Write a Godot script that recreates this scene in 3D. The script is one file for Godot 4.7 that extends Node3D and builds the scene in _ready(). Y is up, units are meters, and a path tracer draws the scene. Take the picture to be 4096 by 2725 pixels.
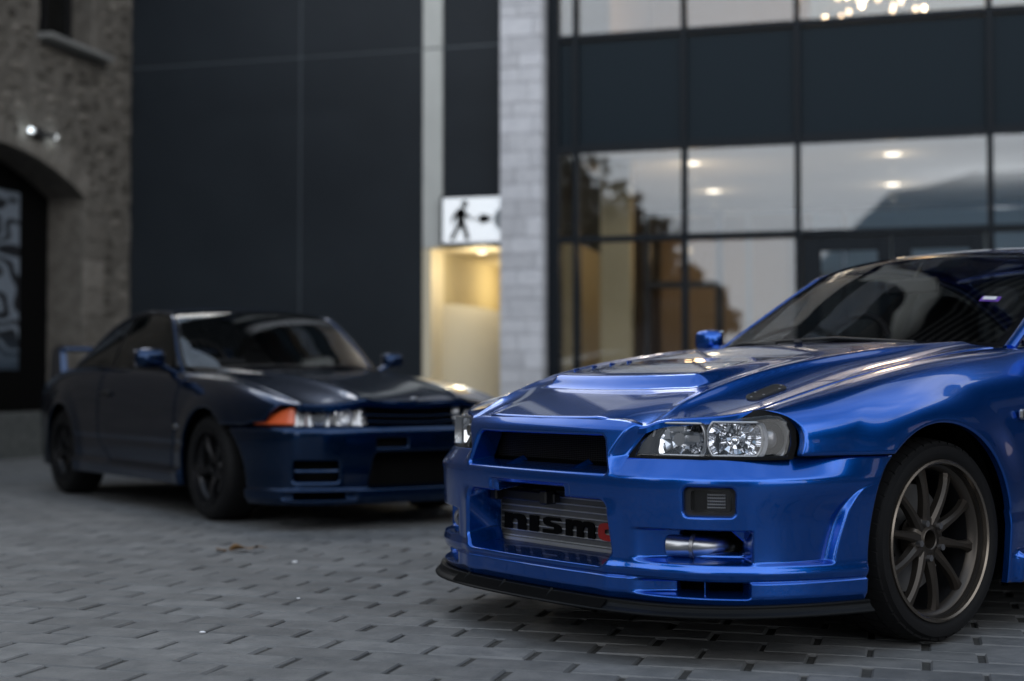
extends Node3D
# A blue coupe and an older navy coupe on a paved forecourt in front of a dark panelled building, at dusk.
# World: metres, y up, camera looks towards -Z.

class Geo:
	var p := PackedVector3Array()
	var n := PackedVector3Array()
	var uv := PackedVector2Array()
	var ix := PackedInt32Array()
	func v(pos: Vector3, nor: Vector3, t := Vector2.ZERO) -> int:
		p.append(pos)
		n.append(nor)
		uv.append(t)
		return p.size() - 1
	func tri(a: int, b: int, c: int) -> void:
		if (p[c] - p[a]).cross(p[b] - p[a]).dot(n[a] + n[b] + n[c]) < 0.0:
			ix.append(a); ix.append(c); ix.append(b)
		else:
			ix.append(a); ix.append(b); ix.append(c)
	func quad(a: Vector3, b: Vector3, c: Vector3, d: Vector3, out := Vector3.ZERO) -> void:
		var m := (c - a).cross(b - a)
		if m.length_squared() < 1e-16:
			m = (d - a).cross(c - a)
		m = m.normalized()
		if out != Vector3.ZERO and m.dot(out) < 0.0:
			m = -m
		var i := v(a, m, Vector2(0, 0)); v(b, m, Vector2(1, 0)); v(c, m, Vector2(1, 1)); v(d, m, Vector2(0, 1))
		tri(i, i + 1, i + 2); tri(i, i + 2, i + 3)
	func facet(a: Vector3, b: Vector3, c: Vector3, out: Vector3) -> void:
		var m := (c - a).cross(b - a)
		if m.length_squared() < 1e-18:
			return
		m = m.normalized()
		if m.dot(out) < 0.0:
			m = -m
		var i := v(a, m); v(b, m); v(c, m)
		tri(i, i + 1, i + 2)
	func box(c: Vector3, s: Vector3, bev := 0.0, b := Basis.IDENTITY) -> void:
		var h := s * 0.5
		if bev <= 0.0:
			for k in 3:
				var ax := Vector3.ZERO; ax[k] = 1.0
				var u := Vector3.ZERO; u[(k + 1) % 3] = h[(k + 1) % 3]
				var w := Vector3.ZERO; w[(k + 2) % 3] = h[(k + 2) % 3]
				for sg in [-1.0, 1.0]:
					var o: Vector3 = ax * h[k] * sg
					quad(c + b * (o - u - w), c + b * (o + u - w), c + b * (o + u + w), c + b * (o - u + w), b * (ax * sg))
			return
		bev = minf(bev, minf(h.x, minf(h.y, h.z)) * 0.98)
		var g := h - Vector3(bev, bev, bev)
		for k in 3:
			var k1 := (k + 1) % 3
			var k2 := (k + 2) % 3
			for sg in [-1.0, 1.0]:
				var o := Vector3.ZERO; o[k] = h[k] * sg
				var u := Vector3.ZERO; u[k1] = g[k1]
				var w := Vector3.ZERO; w[k2] = g[k2]
				var ax := Vector3.ZERO; ax[k] = sg
				quad(c + b * (o - u - w), c + b * (o + u - w), c + b * (o + u + w), c + b * (o - u + w), b * ax)
			for s1 in [-1.0, 1.0]:
				for s2 in [-1.0, 1.0]:
					var a0 := Vector3.ZERO; a0[k1] = h[k1] * s1; a0[k2] = g[k2] * s2
					var a1 := Vector3.ZERO; a1[k1] = g[k1] * s1; a1[k2] = h[k2] * s2
					var e := Vector3.ZERO; e[k] = g[k]
					var on := Vector3.ZERO; on[k1] = s1; on[k2] = s2
					quad(c + b * (a0 - e), c + b * (a0 + e), c + b * (a1 + e), c + b * (a1 - e), b * on)
		for sx in [-1.0, 1.0]:
			for sy in [-1.0, 1.0]:
				for sz in [-1.0, 1.0]:
					facet(c + b * Vector3(h.x * sx, g.y * sy, g.z * sz), c + b * Vector3(g.x * sx, h.y * sy, g.z * sz), c + b * Vector3(g.x * sx, g.y * sy, h.z * sz), b * Vector3(sx, sy, sz))
	# strip along a path of points; each section is a ring of offsets in the local frame (x across, y up)
	func tube(path: Array, rad: Array, seg := 10, caps := true, squash := 1.0, up := Vector3.UP) -> void:
		var base := -1
		for i in path.size():
			var t: Vector3 = (path[mini(i + 1, path.size() - 1)] - path[maxi(i - 1, 0)]).normalized()
			var side := t.cross(up)
			if side.length() < 0.05:
				side = t.cross(Vector3.RIGHT)
			side = side.normalized()
			var top := side.cross(t).normalized()
			var r: float = rad[mini(i, rad.size() - 1)]
			var first := p.size()
			for k in seg + 1:
				var a := TAU * k / seg
				var q := side * cos(a) * r + top * sin(a) * r * squash
				v(path[i] + q, (side * cos(a) * squash + top * sin(a)).normalized(), Vector2(float(k) / seg, float(i)))
			if base >= 0:
				for k in seg:
					tri(base + k, first + k, first + k + 1); tri(base + k, first + k + 1, base + k + 1)
			base = first
			if caps and (i == 0 or i == path.size() - 1):
				var nn := -t if i == 0 else t
				var c := v(path[i], nn)
				var f := p.size()
				for k in seg + 1:
					v(p[first + k], nn)
				for k in seg:
					tri(c, f + k, f + k + 1)
	# revolve (radius, along-axis) pairs about an axis
	func lathe(prof: Array, at: Vector3, b: Basis, seg := 48, smooth := true, a0 := 0.0, a1 := TAU) -> void:
		var rows := prof.size()
		for i in rows - 1:
			var q0: Vector2 = prof[i]
			var q1: Vector2 = prof[i + 1]
			var d := (q1 - q0)
			if d.length() < 1e-7:
				continue
			var nd := Vector2(d.y, -d.x).normalized()
			var n0 := nd
			var n1 := nd
			if smooth:
				if i > 0:
					var e: Vector2 = q0 - prof[i - 1]
					if e.length() > 1e-7 and e.normalized().dot(d.normalized()) > 0.72:
						n0 = (nd + Vector2(e.y, -e.x).normalized()).normalized()
				if i < rows - 2:
					var e: Vector2 = prof[i + 2] - q1
					if e.length() > 1e-7 and e.normalized().dot(d.normalized()) > 0.72:
						n1 = (nd + Vector2(e.y, -e.x).normalized()).normalized()
			var f := p.size()
			for k in seg + 1:
				var a := lerpf(a0, a1, float(k) / seg)
				var c := Vector3(cos(a), sin(a), 0)
				v(at + b * (c * q0.x + Vector3(0, 0, q0.y)), b * (c * n0.x + Vector3(0, 0, n0.y)), Vector2(float(k) / seg, 0))
				v(at + b * (c * q1.x + Vector3(0, 0, q1.y)), b * (c * n1.x + Vector3(0, 0, n1.y)), Vector2(float(k) / seg, 1))
			for k in seg:
				var o := f + k * 2
				tri(o, o + 1, o + 3); tri(o, o + 3, o + 2)
	func prism(poly: PackedVector2Array, z0: float, z1: float, x: Transform3D) -> void:
		var t := Geometry2D.triangulate_polygon(poly)
		for z in [z0, z1]:
			var nn: Vector3 = (x.basis * Vector3(0, 0, -1 if z == minf(z0, z1) else 1)).normalized()
			var f := p.size()
			for q in poly:
				v(x * Vector3(q.x, q.y, z), nn, q)
			for k in range(0, t.size(), 3):
				tri(f + t[k], f + t[k + 1], f + t[k + 2])
		var area := 0.0
		for k in poly.size():
			area += poly[k].cross(poly[(k + 1) % poly.size()])
		for k in poly.size():
			var a := poly[k]
			var c := poly[(k + 1) % poly.size()]
			var o := Vector2(c.y - a.y, a.x - c.x) * signf(area)
			quad(x * Vector3(a.x, a.y, z0), x * Vector3(c.x, c.y, z0), x * Vector3(c.x, c.y, z1), x * Vector3(a.x, a.y, z1), x.basis * Vector3(o.x, o.y, 0))
	func ball(c: Vector3, r: Vector3, seg := 16, rings := 10) -> void:
		var f := p.size()
		for j in rings + 1:
			for k in seg + 1:
				var th := PI * j / rings
				var ph := TAU * k / seg
				var d := Vector3(sin(th) * cos(ph), cos(th), sin(th) * sin(ph))
				v(c + d * r, (d / r).normalized())
		for j in rings:
			for k in seg:
				var o := f + j * (seg + 1) + k
				tri(o, o + 1, o + seg + 2); tri(o, o + seg + 2, o + seg + 1)
	func mesh() -> ArrayMesh:
		var to := PackedInt32Array(); to.resize(p.size()); to.fill(-1)
		var p2 := PackedVector3Array(); var n2 := PackedVector3Array(); var u2 := PackedVector2Array(); var i2 := PackedInt32Array()
		i2.resize(ix.size())
		for k in ix.size():
			var o := ix[k]
			if to[o] < 0:
				to[o] = p2.size()
				p2.append(p[o]); n2.append(n[o]); u2.append(uv[o])
			i2[k] = to[o]
		var a := []
		a.resize(Mesh.ARRAY_MAX)
		a[Mesh.ARRAY_VERTEX] = p2; a[Mesh.ARRAY_NORMAL] = n2; a[Mesh.ARRAY_TEX_UV] = u2; a[Mesh.ARRAY_INDEX] = i2
		var m := ArrayMesh.new()
		m.add_surface_from_arrays(Mesh.PRIMITIVE_TRIANGLES, a)
		return m

class Lut:            # a smooth curve through points, sampled
	var x0: float
	var k: float
	var s := PackedFloat32Array()
	func _init(a: Array, smooth := true) -> void:
		x0 = a[0][0]
		var x1: float = a[-1][0]
		var N := 256
		k = N / (x1 - x0)
		var j := 0
		for i in N + 1:
			var t := x0 + (x1 - x0) * i / N
			while j < a.size() - 2 and t > a[j + 1][0]:
				j += 1
			var h: float = a[j + 1][0] - a[j][0]
			var q: float = (t - a[j][0]) / h
			var y0: float = a[j][1]
			var y1: float = a[j + 1][1]
			if not smooth:
				s.append(lerpf(y0, y1, q))
				continue
			var m0: float = (y1 - y0) / h
			var m1 := m0
			if j > 0:
				m0 = (y1 - a[j - 1][1]) / (a[j + 1][0] - a[j - 1][0])
			if j < a.size() - 2:
				m1 = (a[j + 2][1] - y0) / (a[j + 2][0] - a[j][0])
			var q2 := q * q
			var q3 := q2 * q
			s.append((2 * q3 - 3 * q2 + 1) * y0 + (q3 - 2 * q2 + q) * h * m0 + (3 * q2 - 2 * q3) * y1 + (q3 - q2) * h * m1)
	func at(x: float) -> float:
		var t := clampf((x - x0) * k, 0.0, 255.999)
		var i := int(t)
		return lerpf(s[i], s[i + 1], t - i)

var sd := 1.0          # what the surface functions leave: distance to the edge of the panel, positive inside
var M := {}            # materials

# ---- nodes ----
func thing(called: String, label: String, category: String, at := Vector3.ZERO, turn := 0.0, group := "") -> Node3D:
	var o := Node3D.new()
	o.name = numbered(called, self)
	o.position = at
	o.rotation.y = turn
	add_child(o, true)
	meta(o, label, category, group)
	return o
func meta(o: Node, label: String, category: String, group := "") -> void:
	o.set_meta("label", label)
	o.set_meta("category", category)
	if group:
		o.set_meta("group", group)
func numbered(called: String, parent: Node) -> String:
	if parent.get_node_or_null(called) == null:
		return called
	var k := int(parent.get_meta("next_" + called, 1))
	while parent.get_node_or_null("%s_%03d" % [called, k]) != null:
		k += 1
	counts[[parent, called]] = k
	return "%s_%03d" % [called, k]
var counts := {}
func part(called: String, g: Variant, m: Material, parent: Node, label := "") -> MeshInstance3D:
	var o := MeshInstance3D.new()
	var key := [parent, called]
	if counts.has(key):
		o.name = "%s_%03d" % [called, counts[key]]
		counts[key] += 1
	else:
		o.name = called
		counts[key] = 1
	o.mesh = g.mesh() if g is Geo else g
	o.material_override = m
	parent.add_child(o, true)
	if label:
		o.set_meta("label", label)
	return o
func struct(called: String, g: Variant, m: Material) -> MeshInstance3D:
	var o := part(called, g, m, self)
	o.set_meta("kind", "structure")
	return o
func copy_of(o: Node3D, label: String, group := "") -> Node3D:
	var c: Node3D = o.duplicate()
	c.name = numbered(String(o.name), self)
	add_child(c, true)
	c.set_meta("label", label)
	if group:
		c.set_meta("group", group)
	return c

# ---- surfaces ----
# f(u, v) gives a point and leaves sd; the sheet is cut where sd = 0 and given a turned-in edge there, depth(u, v) deep
func sheet(g: Geo, u0: float, u1: float, nu: int, v0: float, v1: float, nv: int, f: Callable, from: Vector3, depth: Variant = 0.0, inward: Variant = null) -> void:
	var W := nu + 1
	var P := PackedVector3Array(); P.resize(W * (nv + 1))
	var D := PackedFloat32Array(); D.resize(W * (nv + 1))
	for j in nv + 1:
		var vv := lerpf(v0, v1, float(j) / nv)
		for i in W:
			sd = 1.0
			P[j * W + i] = f.call(lerpf(u0, u1, float(i) / nu), vv)
			D[j * W + i] = sd
	var N := PackedVector3Array(); N.resize(P.size())
	var vote := 0.0
	for j in nv + 1:
		for i in W:
			var du := P[j * W + mini(i + 1, nu)] - P[j * W + maxi(i - 1, 0)]
			var dv := P[mini(j + 1, nv) * W + i] - P[maxi(j - 1, 0) * W + i]
			var c := du.cross(dv)
			c = c.normalized() if c.length_squared() > 1e-20 else Vector3.UP
			N[j * W + i] = c
			vote += signf(c.dot(P[j * W + i] - from))
	var flip := vote < 0.0
	var base := g.p.size()
	for k in P.size():
		g.v(P[k], -N[k] if flip else N[k], Vector2(float(k % W) / nu, float(k / W) / nv))
	for j in nv:
		for i in nu:
			var c0 := j * W + i
			var c := [c0, c0 + 1, c0 + 1 + W, c0 + W]
			var inside := 0
			for k in 4:
				if D[c[k]] > 0.0:
					inside += 1
			if inside == 0:
				continue
			if inside == 4:
				g.tri(base + c[0], base + c[1], base + c[2]); g.tri(base + c[0], base + c[2], base + c[3])
				continue
			var poly := []
			var cuts := []
			var mid := Vector3.ZERO
			for k in 4:
				var a: int = c[k]
				var b: int = c[(k + 1) % 4]
				if D[a] > 0.0:
					poly.append(base + a)
					mid = P[a]
				if (D[a] > 0.0) != (D[b] > 0.0):
					var t := D[a] / (D[a] - D[b])
					var id := g.v(P[a].lerp(P[b], t), g.n[base + a].lerp(g.n[base + b], t).normalized())
					poly.append(id)
					cuts.append(id)
			for k in range(1, poly.size() - 1):
				g.tri(poly[0], poly[k], poly[k + 1])
			var dp: float = depth.call(lerpf(u0, u1, (i + 0.5) / nu), lerpf(v0, v1, (j + 0.5) / nv)) if depth is Callable else float(depth)
			if dp > 0.0 and cuts.size() == 2:
				var pa := g.p[cuts[0]]
				var pb := g.p[cuts[1]]
				var wa := -g.n[cuts[0]] * dp
				var wb := -g.n[cuts[1]] * dp
				if inward is Vector3:
					wa = inward * dp
					wb = wa
				elif inward is Callable:
					wa = inward.call(lerpf(u0, u1, (i + 0.5) / nu)) * dp
					wb = wa
				var nn := (pb - pa).cross(wa)
				if nn.length_squared() > 1e-20:
					nn = nn.normalized()
					if nn.dot((pa + pb) * 0.5 - mid) < 0.0:
						nn = -nn
					var q := g.v(pa, nn); g.v(pb, nn); g.v(pb + wb, nn); g.v(pa + wa, nn)
					g.tri(q, q + 1, q + 2); g.tri(q, q + 2, q + 3)
func ss(a: float, b: float, x: float) -> float:
	return smoothstep(a, b, x)
func soft(t: float, r: float) -> float:          # a rounded max(t, 0)
	return (t + sqrt(t * t + r * r)) * 0.5
func fillet(d: float, r: float) -> float:        # how far a rounded edge has dropped, d from the edge
	if d >= r:
		return 0.0
	var q := 1.0 - maxf(d, -r) / r
	return 0.6 * r * q * q
func rrect(x: float, y: float, hx: float, hy: float, r: float) -> float:   # negative inside
	var qx := absf(x) - hx + r
	var qy := absf(y) - hy + r
	return sqrt(maxf(qx, 0.0) ** 2 + maxf(qy, 0.0) ** 2) + minf(maxf(qx, qy), 0.0) - r
func in_poly(x: float, y: float, a: PackedVector2Array) -> float:          # positive inside
	var best := 1e9
	var s := 1.0
	var q := Vector2(x, y)
	var k := a.size() - 1
	for i in a.size():
		var e := a[k] - a[i]
		var w := q - a[i]
		best = minf(best, (w - e * clampf(w.dot(e) / e.length_squared(), 0.0, 1.0)).length_squared())
		var c1 := q.y >= a[i].y
		var c2 := q.y < a[k].y
		var c3 := e.x * w.y > e.y * w.x
		if (c1 and c2 and c3) or (not c1 and not c2 and not c3):
			s = -s
		k = i
	return -s * sqrt(best)
func rounded(a: PackedVector2Array, times := 2) -> PackedVector2Array:     # corner cutting
	for t in times:
		var b := PackedVector2Array()
		for i in a.size():
			var q := a[(i + 1) % a.size()]
			b.append(a[i].lerp(q, 0.25)); b.append(a[i].lerp(q, 0.75))
		a = b
	return a

func mat(color: Color, rough := 0.6, metal := 0.0, spec := 0.5) -> StandardMaterial3D:
	var m := StandardMaterial3D.new()
	m.albedo_color = color.linear_to_srgb()       # colours here are linear, real-world values
	m.albedo_color.a = color.a
	m.roughness = rough
	m.metallic = metal
	m.metallic_specular = spec
	return m
func glow(color: Color, energy: float) -> StandardMaterial3D:
	var m := mat(Color(0.8, 0.8, 0.8), 0.5)
	m.emission_enabled = true
	m.emission = color.linear_to_srgb()
	m.emission_energy_multiplier = energy
	return m
func pane(color: Color, metal := 0.0, rough := 0.0) -> StandardMaterial3D:
	var m := mat(color, rough, metal)
	m.transparency = BaseMaterial3D.TRANSPARENCY_ALPHA
	return m
# a pane with a thin mirror coating: part of the light turned back, the rest let through
func coated(color: Color) -> StandardMaterial3D:
	var m := mat(color, 0.015, 1.0)
	m.transparency = BaseMaterial3D.TRANSPARENCY_ALPHA
	var im := Image.create(4, 4, false, Image.FORMAT_RGB8)
	im.fill(Color.WHITE)
	m.albedo_texture = ImageTexture.create_from_image(im)
	return m
func noise_tex(freq: float, lo: Color, hi: Color, seed_: int, size := 512, oct := 5, normal := 0.0, kind := FastNoiseLite.TYPE_SIMPLEX_SMOOTH) -> NoiseTexture2D:
	var n := FastNoiseLite.new()
	n.seed = seed_
	n.frequency = freq
	n.fractal_octaves = oct
	n.noise_type = kind
	var t := NoiseTexture2D.new()
	t.width = size; t.height = size
	t.seamless = true
	t.noise = n
	if normal > 0.0:
		t.as_normal_map = true
		t.bump_strength = normal
	else:
		var r := Gradient.new()
		r.set_color(0, lo.linear_to_srgb()); r.set_color(1, hi.linear_to_srgb())
		t.color_ramp = r
	return t
func tri_tex(m: StandardMaterial3D, t: Texture2D, scale: float, world := true) -> StandardMaterial3D:
	m.albedo_color = Color.WHITE
	m.albedo_texture = t
	m.uv1_triplanar = true
	m.uv1_world_triplanar = world
	m.uv1_scale = Vector3(scale, scale, scale)
	return m
func bump(m: StandardMaterial3D, t: Texture2D, s := 1.0) -> StandardMaterial3D:
	m.normal_enabled = true
	m.normal_texture = t
	m.normal_scale = s
	return m

# cloud deck with a clear bright band under it
func overcast() -> ImageTexture:
	var W := 512
	var H := 256
	var im := Image.create(W, H, false, Image.FORMAT_RGBF)
	var n := FastNoiseLite.new()
	n.seed = 4; n.frequency = 1.6; n.fractal_octaves = 5
	for j in H:
		var el := PI * (0.5 - (j + 0.5) / H)
		for i in W:
			var az := TAU * (i + 0.5) / W
			var d := Vector3(cos(el) * cos(az), sin(el), cos(el) * sin(az))
			var q := n.get_noise_3dv(d * Vector3(1.0, 2.4, 1.0))
			var k := rad_to_deg(el) + q * 16.0
			var band := Vector3(0.95, 0.98, 1.02) * SKY_BAND * lerpf(0.82, 1.0, smoothstep(0.0, 14.0, k))
			var deck := Vector3(0.66, 0.80, 1.0) * SKY_DECK * (1.0 + 0.55 * n.get_noise_3dv(d * 2.3 + Vector3(7, 3, 1)))
			var c := band.lerp(deck, smoothstep(31.0, 45.0, k))
			if el < 0.0:
				c = Vector3(0.22, 0.22, 0.23)
			im.set_pixel(i, j, Color(c.x, c.y, c.z))
	return ImageTexture.create_from_image(im)
const SKY_BAND := 3.0
const SKY_DECK := 1.35

func _ready() -> void:
	# camera: 50 mm, wide open, focused on the nose of the blue car
	var cam := Camera3D.new()
	cam.name = "camera"
	add_child(cam)
	cam.position = Vector3(0, 0.80, 0)
	cam.rotation.x = 0.0315
	cam.far = 400.0
	cam.near = 0.05
	var lens := CameraAttributesPhysical.new()
	lens.frustum_focal_length = 50.1
	lens.frustum_focus_distance = 4.42
	lens.exposure_aperture = 1.5
	lens.frustum_near = 0.05
	lens.frustum_far = 400.0
	cam.attributes = lens
	cam.current = true
	# sky: an even overcast at dusk
	var sky := PanoramaSkyMaterial.new()
	sky.panorama = overcast()
	var env := Environment.new()
	env.background_mode = Environment.BG_SKY
	env.sky = Sky.new()
	env.sky.sky_material = sky
	env.background_energy_multiplier = 1.0
	env.tonemap_mode = Environment.TONE_MAPPER_LINEAR
	env.tonemap_exposure = 0.70
	env.sdfgi_enabled = true
	env.ssao_enabled = true
	env.ssil_enabled = true
	var we := WorldEnvironment.new()
	we.name = "surroundings"
	we.environment = env
	add_child(we)
	# the veiled sun: very soft, from behind the camera's left shoulder
	var sun := DirectionalLight3D.new()
	sun.name = "sun"
	sun.light_energy = 0.2
	sun.light_angular_distance = 20.0
	sun.light_color = Color(1.0, 0.97, 0.93)
	sun.shadow_enabled = true
	sun.rotation_degrees = Vector3(-52, 196, 0)
	add_child(sun)
	materials()
	ground()
	facade()
	stone_house()
	annex()
	street_side()
	blue_car()
	navy_car()
	litter()

const FA := -0.275                      # the forecourt, its paving and the buildings are all turned by this
var FO := Vector3(0, 0, -16.5)
func fx() -> Transform3D:
	return Transform3D(Basis(Vector3.UP, FA), FO)

func materials() -> void:
	var fine := noise_tex(0.035, Color.WHITE, Color.WHITE, 11, 512, 5, 3.0)
	M.blue = mat(Color(0.0, 0.092, 0.46), 0.25, 0.88, 0.5)
	M.blue.clearcoat_enabled = true; M.blue.clearcoat = 1.0; M.blue.clearcoat_roughness = 0.02
	M.navy = mat(Color(0.0005, 0.021, 0.072), 0.22, 0.92, 0.5)
	M.navy.clearcoat_enabled = true; M.navy.clearcoat = 0.65; M.navy.clearcoat_roughness = 0.03
	M.black = mat(Color(0.006, 0.006, 0.007), 0.45)
	M.mask = mat(Color(0.003, 0.003, 0.0035), 0.5, 0.0, 0.2)
	M.gloss = mat(Color(0.004, 0.004, 0.005), 0.12)
	M.lip = mat(Color(0.004, 0.0045, 0.005), 0.45, 0.0, 0.25)
	M.rubber = mat(Color(0.006, 0.006, 0.0065), 0.7, 0.0, 0.35)
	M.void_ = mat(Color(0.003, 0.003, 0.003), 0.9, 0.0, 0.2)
	M.chrome = mat(Color(0.86, 0.87, 0.9), 0.06, 1.0)
	M.satin = mat(Color(0.45, 0.46, 0.48), 0.28, 1.0)
	M.alloy = mat(Color(0.62, 0.63, 0.64), 0.42, 0.8)
	M.fins = mat(Color(0.13, 0.133, 0.137), 0.5, 0.6)
	M.bronze = mat(Color(0.072, 0.062, 0.053), 0.36, 0.75)
	M.rim_dark = mat(Color(0.02, 0.02, 0.022), 0.3, 0.6)
	M.lip_metal = mat(Color(0.22, 0.19, 0.16), 0.25, 0.9)
	M.steel = mat(Color(0.30, 0.30, 0.31), 0.35, 0.9)
	M.lens = pane(Color(0.03, 0.03, 0.03, 0.03))
	M.smoke = pane(Color(0.03, 0.03, 0.03, 0.25))
	M.screen = coated(Color(0.92, 0.95, 0.97, 0.14))
	M.tint = pane(Color(0.004, 0.005, 0.005, 0.82))
	M.amber = mat(Color(0.75, 0.11, 0.02), 0.15)
	M.amber.clearcoat_enabled = true
	M.red = mat(Color(0.30, 0.012, 0.008), 0.5)
	M.ink = mat(Color(0.003, 0.003, 0.003), 0.7, 0.0, 0.15)
	M.trim = mat(Color(0.006, 0.006, 0.0065), 0.7, 0.0, 0.3)
	M.seat = mat(Color(0.010, 0.010, 0.011), 0.9, 0.0, 0.2)
	M.white = mat(Color(0.75, 0.75, 0.77), 0.5)
	M.paver = []
	for k in 5:
		var t := 0.128 + 0.011 * k
		var m := mat(Color(0.2, 0.2, 0.2), 0.62, 0.0, 0.45)
		tri_tex(m, noise_tex(0.012, Color(t * 0.70, t * 0.725, t * 0.74), Color(t * 1.27, t * 1.265, t * 1.25), 31 + k, 512, 6), 0.9)
		bump(m, fine, 0.5)
		M.paver.append(m)
	M.joint = tri_tex(mat(Color(0.04, 0.04, 0.04), 0.95), noise_tex(0.05, Color(0.026, 0.026, 0.025), Color(0.062, 0.060, 0.055), 41), 1.3)
	M.panel = bump(tri_tex(mat(Color(0.03, 0.03, 0.03), 0.55, 0.0, 0.35), noise_tex(0.004, Color(0.012, 0.0165, 0.022), Color(0.019, 0.025, 0.032), 51), 0.35), fine, 0.12)
	M.seam = mat(Color(0.12, 0.14, 0.16), 0.5)
	M.strip = tri_tex(mat(Color(0.3, 0.3, 0.3), 0.6), noise_tex(0.006, Color(0.52, 0.53, 0.50), Color(0.60, 0.61, 0.58), 52), 0.5)
	M.block = []
	for k in 4:
		var t := 0.60 + 0.045 * k
		M.block.append(bump(tri_tex(mat(Color(0.5, 0.5, 0.5), 0.8), noise_tex(0.015, Color(t * 0.86, t * 0.87, t * 0.92), Color(t * 1.08, t * 1.08, t * 1.12), 61 + k), 0.8), fine, 0.6))
	M.mortar = mat(Color(0.30, 0.30, 0.32), 0.9)
	M.frame = mat(Color(0.009, 0.013, 0.018), 0.45, 0.2, 0.3)
	M.spandrel = mat(Color(0.011, 0.020, 0.028), 0.34, 0.0, 0.20)
	M.coated = coated(Color(0.86, 0.91, 0.96, 0.09))
	M.stone = []
	for k in 5:
		var t := 0.085 + 0.030 * k
		M.stone.append(bump(tri_tex(mat(Color(0.2, 0.2, 0.2), 0.95, 0.0, 0.2), noise_tex(0.02, Color(t * 0.75, t * 0.68, t * 0.58), Color(t * 1.30, t * 1.19, t * 1.04), 71 + k, 512, 6), 0.7), fine, 1.0))
	M.render = bump(tri_tex(mat(Color(0.2, 0.2, 0.2), 0.95, 0.0, 0.2), noise_tex(0.015, Color(0.10, 0.091, 0.080), Color(0.185, 0.170, 0.150), 79, 512, 6), 0.6), fine, 1.2)
	M.ledge = mat(Color(0.20, 0.20, 0.19), 0.85)
	M.concrete = tri_tex(mat(Color(0.1, 0.1, 0.1), 0.9), noise_tex(0.02, Color(0.05, 0.055, 0.055), Color(0.10, 0.105, 0.10), 81), 0.7)
	M.cream = mat(Color(0.72, 0.64, 0.47), 0.8)
	M.gold = mat(Color(0.48, 0.41, 0.25), 0.7)
	M.brown = mat(Color(0.23, 0.165, 0.10), 0.7)
	M.plaster = mat(Color(0.62, 0.61, 0.58), 0.9)
	M.cool_wall = mat(Color(0.36, 0.45, 0.52), 0.85)
	M.floor_in = mat(Color(0.25, 0.24, 0.22), 0.35)
	M.far_wall = tri_tex(mat(Color(0.1, 0.1, 0.1), 0.9), noise_tex(0.01, Color(0.07, 0.065, 0.07), Color(0.12, 0.11, 0.115), 91), 0.2)
	M.roof_blue = mat(Color(0.18, 0.30, 0.42), 0.5)
	M.leaf_far = mat(Color(0.035, 0.035, 0.022), 0.9)
	M.bark = mat(Color(0.05, 0.042, 0.035), 0.95)
	M.leaf = mat(Color(0.16, 0.085, 0.028), 0.8)

func ground() -> void:
	var rng := RandomNumberGenerator.new()
	rng.seed = 7
	var g := Geo.new()
	g.quad(Vector3(-150, -0.010, -150), Vector3(150, -0.010, -150), Vector3(150, -0.010, 150), Vector3(-150, -0.010, 150), Vector3.UP)
	var gnd := struct("ground", g, M.joint)
	# pavers in running bond: long joints tight, end joints open, as laid; rows run along the facade
	var variants := []
	for k in 4:
		var b := Geo.new()
		var L := 0.302
		var Wd := 0.1505
		var ch := 0.004 + 0.001 * k
		b.box(Vector3(0, -0.03, 0), Vector3(L, 0.06, Wd), ch)
		variants.append(b.mesh())
	var pav := Node3D.new()
	pav.name = "pavement"
	add_child(pav)
	pav.set_meta("kind", "structure")
	pav.set_meta("label", "grey concrete block paving of the forecourt laid in running bond")
	var fr := fx()
	var all := []
	for r in range(-22, 124):
		for c in range(-62, 62):
			var lx := (c + (0.5 if r % 2 else 0.0)) * 0.322 + rng.randf_range(-0.006, 0.006)
			var lz := 0.4 + r * 0.1535
			var w := fr * Vector3(lx, 0, lz)
			var tilt := Vector3(rng.randf_range(-1, 1) * 0.006, rng.randf_range(-0.008, 0.008), rng.randf_range(-1, 1) * 0.006)
			var h := rng.randf_range(-0.0035, 0.0)
			var pick := rng.randi() % 4
			var tone := rng.randi() % 5
			# only where the camera's surroundings can see it
			if w.z > 3.5 or w.z < -19.0 or absf(w.x) > 1.6 + 0.62 * absf(w.z - 1.0):
				continue
			var bs := Basis(Vector3.UP, FA + tilt.y) * Basis(Vector3.RIGHT, tilt.x) * Basis(Vector3.BACK, tilt.z)
			var size := 1.0 / maxf(0.5, Vector2(w.x, w.z).length())
			if -w.z < 3.6 or absf(w.x) > 0.37 * -w.z:
				size *= 0.2
			all.append([size, Transform3D(bs, w + Vector3(0, h, 0)), pick, tone])
	all.sort_custom(func(a, b): return a[0] > b[0])
	for k in mini(290, all.size()):
		var o := part("paver", variants[all[k][2]], M.paver[all[k][3]], pav)
		o.transform = all[k][1]
	for tone in 5:
		var rest := []
		for k in range(290, all.size()):
			if all[k][3] == tone:
				rest.append(all[k])
		var mm := MultiMesh.new()
		mm.transform_format = MultiMesh.TRANSFORM_3D
		mm.mesh = variants[tone % 4]
		mm.instance_count = rest.size()
		for k in rest.size():
			mm.set_instance_transform(k, rest[k][1])
		var mi := MultiMeshInstance3D.new()
		mi.name = "more_pavers" if tone == 0 else "more_pavers_%03d" % tone
		mi.multimesh = mm
		mi.material_override = M.paver[tone]
		mi.set_meta("kind", "stuff")
		pav.add_child(mi, true)
	print("pavers ", all.size())

func fbox(g: Geo, x0: float, x1: float, y0: float, y1: float, z0: float, z1: float, bev := 0.0) -> void:
	g.box(Vector3((x0 + x1) / 2, (y0 + y1) / 2, (z0 + z1) / 2), Vector3(x1 - x0, y1 - y0, z1 - z0), bev)

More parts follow.
